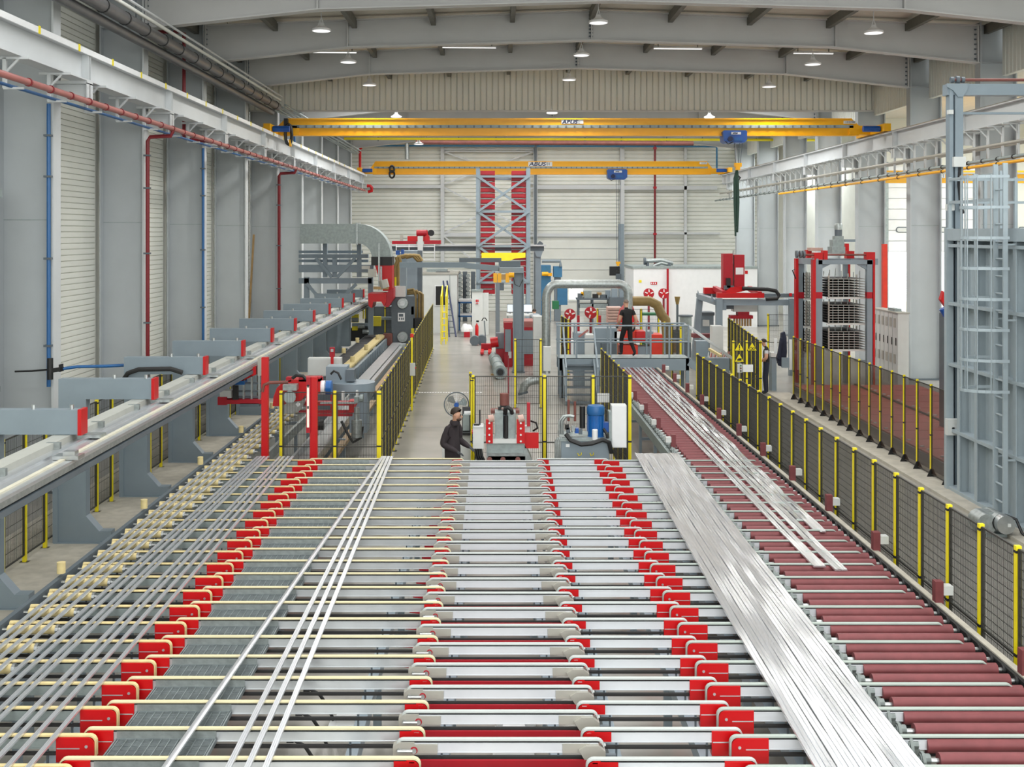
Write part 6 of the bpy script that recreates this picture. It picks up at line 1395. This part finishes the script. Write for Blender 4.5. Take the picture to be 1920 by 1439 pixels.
t = thing('steel_ring_stack', 'dark steel rings standing by the grey drum', 'rings', (WX(1266, 49), 49, 0))
for k in range(2): MB().lathe([(.12, 0), (.22, 0), (.22, .25), (.12, .25)], Vector((WX(1262+8*k, 49), 48.9+.2*k, .75)), 14, 'Y').build('ring', 'dgrey', t)
MB().box(WX(1255, 49), WX(1278, 49), 48.8, 49.4, 0, .5).build('pallet', 'brass', t)
tag(MB().box(WX(1204, 48.5), WX(1232, 48.5), 48.5, 49.2, 0, .6).pb(1204, 588, 1232, 592, 48.5, .7).build('green_crate', 'green'), 'green crate behind the red hood', 'crate')
# ================================================================== people
def person(name, label, loc, yaw, J, mats, hair, head_pitch=0., bald=False, scale=1., bulk=1., hs=1.):
    """one continuous skinned figure; local x is forward, y to the left, z up"""
    V = []; E = []; R = []; T = []
    def v(p, r): V.append(Vector(p)); R.append(r if isinstance(r, tuple) else (r, r)); return len(V)-1
    def e(a, b, t): E.append((a, b)); T.append(t)
    pel = v(J.get('pelvis', (0, 0, .97)), (.125, .155)); sp = v(J.get('spine', (.0, 0, 1.13)), (.115, .15)); ch = v(J.get('chest', (0, 0, 1.34)), (.12, .17))
    nb = v(J.get('neck', (0, 0, 1.49)), (.062, .066)); hd = Vector(J.get('head', (.035, 0, 1.64)))
    nk = v(Vector(J.get('neck', (0, 0, 1.49)))+(hd-Vector(J.get('neck', (0, 0, 1.49))))*.35, (.055, .055)); h1 = v(hd-Vector((.0, 0, .02)), (.085*hs, .07*hs)); h2 = v(hd+Vector((-.012, 0, .065*hs)), (.085*hs, .073*hs))
    e(pel, sp, 'top'); e(sp, ch, 'top'); e(ch, nb, 'top'); e(nb, nk, 'skin'); e(nk, h1, 'skin'); e(h1, h2, 'skin')
    for s, k in ((1, 'L'), (-1, 'R')):
        hip = v(J.get('hip'+k, (0, .09*s, .9)), .092); kn = v(J.get('knee'+k, (.02, .1*s, .5)), .065); an = v(J.get('ank'+k, (-.01, .1*s, .1)), .047)
        a_ = V[an]; heel = v(a_+Vector((-.02, 0, -.055)), .04); toe = v(J.get('toe'+k, tuple(a_+Vector((.15, .02*s, -.06)))), (.042, .035))
        e(pel, hip, 'leg'); e(hip, kn, 'leg'); e(kn, an, 'leg'); e(an, heel, 'shoe'); e(heel, toe, 'shoe')
        sh = v(J.get('sho'+k, (0, .185*s, 1.43)), .066); el = v(J.get('elb'+k, (-.03, .24*s, 1.14)), .052); wr = v(J.get('wri'+k, (.08, .22*s, .92)), .036)
        mid = v(V[sh]*.55+V[el]*.45, .055)
        e(ch, sh, 'top'); e(sh, mid, 'sleeve'); e(mid, el, 'sleeve2'); e(el, wr, 'fore')
        d = (V[wr]-V[el]).normalized(); side = d.cross(Vector((0, 0, 1)));  side = side.normalized() if side.length > .1 else Vector((0, 1, 0)); side2 = d.cross(side).normalized()
        cu = Vector(J.get('curl'+k, (.3, 0, -.9))).normalized()
        pa = v(V[wr]+d*.055, (.03, .022)); pb_ = v(V[wr]+d*.09, (.034, .02)); e(wr, pa, 'hand'); e(pa, pb_, 'hand')
        for i, (off, ln) in enumerate(((-.028, .062), (-.01, .075), (.01, .07), (.027, .055))):
            b0 = v(V[pb_]+side*off+d*.012, .009); b1 = v(V[b0]+d*ln*.45+cu*.006, .0085); b2 = v(V[b1]+d*ln*.25+cu*ln*.4, .0075); e(pb_, b0, 'hand'); e(b0, b1, 'hand'); e(b1, b2, 'hand')
        th0 = v(V[pa]+side*.035*-s+cu*.008, .011); th1 = v(V[th0]+d*.035+cu*.012+side*.006*-s, .009); e(pa, th0, 'hand'); e(th0, th1, 'hand')
    wide = set(i for (a, b), t_ in zip(E, T) if t_ in ('top', 'sleeve', 'sleeve2', 'fore', 'leg') for i in (a, b))-{nb}
    R = [(r[0]*bulk, r[1]*bulk) if i in wide else r for i, r in enumerate(R)]
    me = bpy.data.meshes.new(name+'_bones'); me.from_pydata([p*scale for p in V], E, [])
    ob = bpy.data.objects.new(name+'_bones', me); COL.objects.link(ob)
    sk = ob.modifiers.new('skin', 'SKIN'); sk.branch_smoothing = .6; sb = ob.modifiers.new('sub', 'SUBSURF'); sb.levels = 2; sb.render_levels = 2
    if not me.skin_vertices:
        bm_ = bmesh.new(); bm_.from_mesh(me); bm_.verts.layers.skin.verify(); bm_.to_mesh(me); bm_.free()
    for i, dsk in enumerate(me.skin_vertices[0].data): dsk.radius = (R[i][0]*scale, R[i][1]*scale); dsk.use_root = (i == 0)
    bpy.context.view_layer.update()
    bod = bpy.data.meshes.new_from_object(ob.evaluated_get(bpy.context.evaluated_depsgraph_get()))
    bpy.data.objects.remove(ob); bpy.data.meshes.remove(me)
    keys = ['top', 'sleeve', 'sleeve2', 'fore', 'hand', 'leg', 'shoe', 'skin']; idx = {}
    used = []
    for k in keys:
        mm = mats.get(k, 'skin')
        if mm not in used: used.append(mm)
        idx[k] = used.index(mm)
    for extra in ('skin', 'black', 'rust'):
        if extra not in used: used.append(extra)
    for mm in used: bod.materials.append(MATS[mm])
    segs = [(V[a]*scale, V[b]*scale, T[i], min(R[a][0], R[b][0])) for i, (a, b) in enumerate(E)]
    for p in bod.polygons:
        c = p.center; best = None
        for a, b, t_, r_ in segs:
            d = b-a; f = max(0, min(1, (c-a).dot(d)/max(d.length_squared, 1e-9))); q = (c-(a+d*f)).length-r_
            if best is None or q < best[0]: best = (q, t_)
        p.material_index = idx[best[1]]; p.use_smooth = True
    # face: eyes, nose, mouth, ears joined to the same figure
    bm = bmesh.new(); bm.from_mesh(bod)
    hc = hd*scale
    def blob(off, sc_, mi):
        r = bmesh.ops.create_uvsphere(bm, u_segments=8, v_segments=6, radius=1, matrix=Matrix.Translation(hc+Matrix.Rotation(head_pitch, 3, 'Y') @ (Vector(off)*hs)) @ Matrix.Diagonal((*sc_, 1)))
        for f in {f for vv in r['verts'] for f in vv.link_faces}: f.material_index = mi; f.smooth = True
    si, bi, ri = used.index('skin'), used.index('black'), used.index('rust')
    blob((.092, 0, .005), (.022, .014, .026), si)
    for s in (1, -1):
        blob((.078, .03*s, .032), (.012, .012, .008), bi); blob((.0, .078*s, .012), (.022, .012, .032), si); blob((.08, .03*s, .047), (.01, .017, .005), bi)
    blob((.082, 0, -.04), (.008, .024, .006), ri)
    bm.to_mesh(bod); bm.free()
    o = bpy.data.objects.new(name, bod); COL.objects.link(o); o.location = loc; o.rotation_euler = (0, 0, yaw); ORG[o] = Vector(loc)
    tag(o, label, 'person')
    # hair as a cap around the back and top of the head
    m = MB(); n1, n2 = 10, 16; vs_ = []
    for i in range(n1+1):
        for j in range(n2):
            th = (.55 if not bald else .48)*PI*i/n1; ph = 2*PI*j/n2
            front = max(0, math.cos(ph)); th *= 1-.5*front
            r = (.101, .091, .102) if not bald else (.0965, .086, .097)
            vs_.append(hc+hs*Vector((-.014+r[0]*math.sin(th)*math.cos(ph), r[1]*math.sin(th)*math.sin(ph), .035+r[2]*math.cos(th))))
    fs = [(i*n2+j, i*n2+(j+1) % n2, (i+1)*n2+(j+1) % n2, (i+1)*n2+j) for i in range(n1) for j in range(n2)]
    m.add(vs_, fs, True); hm = m.mesh('hair', (0, 0, 0)); h = bpy.data.objects.new('hair', hm); hm.materials.append(MATS[hair]); COL.objects.link(h); h.parent = o
    return o
dark = dict(top='cloth_dark', sleeve='cloth_dark', sleeve2='cloth_dark', fore='cloth_dark', hand='glove', leg='cloth_dark', shoe='black', skin='skin')
pm = person('person', 'man in a dark jacket and grey gloves working at the grey control box', (WX(848, 21.5), 21.55, 0), -.5, dict(
    spine=(.0, 0, 1.15), chest=(.02, 0, 1.37), neck=(.05, 0, 1.53), head=(.1, 0, 1.68), shoL=(.02, .19, 1.46), shoR=(.03, -.19, 1.46), elbL=(.0, .25, 1.17), wriL=(.25, .17, 1.08), elbR=(-.05, -.27, 1.16), wriR=(.19, -.2, 1.05)), dark, 'hair', .25, scale=1.0, bulk=1.42, hs=1.14)
# beard and jacket collar
b = MB().lathe([(.001, -.05), (.035, -.045), (.056, -.025), (.058, -.005)], Vector((.14, 0, 1.625)), 12); bmh = b.mesh('beard'); bmh.materials.append(MATS['beard']); o = bpy.data.objects.new('beard', bmh); COL.objects.link(o); o.parent = pm
b = MB().lathe([(.095, -.04), (.1, .0), (.085, .045), (.078, .045), (.08, -.04)], Vector((.055, 0, 1.535)), 14); bmh = b.mesh('collar'); bmh.materials.append(MATS['cloth_dark']); o = bpy.data.objects.new('collar', bmh); COL.objects.link(o); o.parent = pm
blackt = dict(top='cloth_black', sleeve='cloth_black', sleeve2='skin', fore='skin', hand='glove', leg='cloth_black', shoe='black', skin='skin')
zdk = WZ(672, 35.4)+.01
person('person', 'man in black t-shirt walking across the footbridge', (WX(1176, 35.9), 35.9, zdk), PI*.62, dict(
    chest=(.03, 0, 1.34), neck=(.05, 0, 1.49), head=(.085, 0, 1.64), kneeL=(.2, .1, .53), ankL=(.2, .1, .12), kneeR=(-.02, -.1, .5), ankR=(-.3, -.1, .17), toeR=(-.17, -.11, .05), elbL=(.02, .26, 1.14), wriL=(.2, .22, .98), elbR=(-.12, -.26, 1.14), wriR=(-.02, -.25, .92)), blackt, 'hair_grey', .2, bald=True, scale=1.0, bulk=1.12)
vest = dict(top='cloth_black', sleeve='cloth_white', sleeve2='skin', fore='skin', hand='skin', leg='cloth_navy', shoe='black', skin='skin')
person('person', 'man in dark vest and white shirt standing beyond the right fence', (WX(1437, 36.4), 36.4, 0), PI*.92, dict(
    neck=(.04, 0, 1.48), head=(.1, 0, 1.61), chest=(.01, 0, 1.34), elbL=(.0, .26, 1.14), wriL=(.2, .1, 1.02), elbR=(-.02, -.26, 1.14), wriR=(.18, -.1, 1.0), kneeL=(.05, .09, .5), ankL=(.02, .1, .1)), vest, 'hair', .3, scale=1.0, bulk=1.15)
seat = dict(top='cloth_grey', sleeve='cloth_grey', sleeve2='cloth_grey', fore='skin', hand='skin', leg='cloth_navy', shoe='black', skin='skin')
person('person', 'man in a grey shirt bent over the desk before the monitors', (WX(1004, 52.3), 52.3, 0), PI*.55, dict(
    pelvis=(-.1, 0, .95), spine=(-.03, 0, 1.1), chest=(.1, 0, 1.27), neck=(.2, 0, 1.38), head=(.28, 0, 1.49), shoL=(.13, .19, 1.36), shoR=(.13, -.19, 1.36), elbL=(.28, .22, 1.13), wriL=(.46, .15, 1.12), elbR=(.28, -.22, 1.13), wriR=(.46, -.15, 1.12)), seat, 'hair', .4, scale=1.0, bulk=1.15)
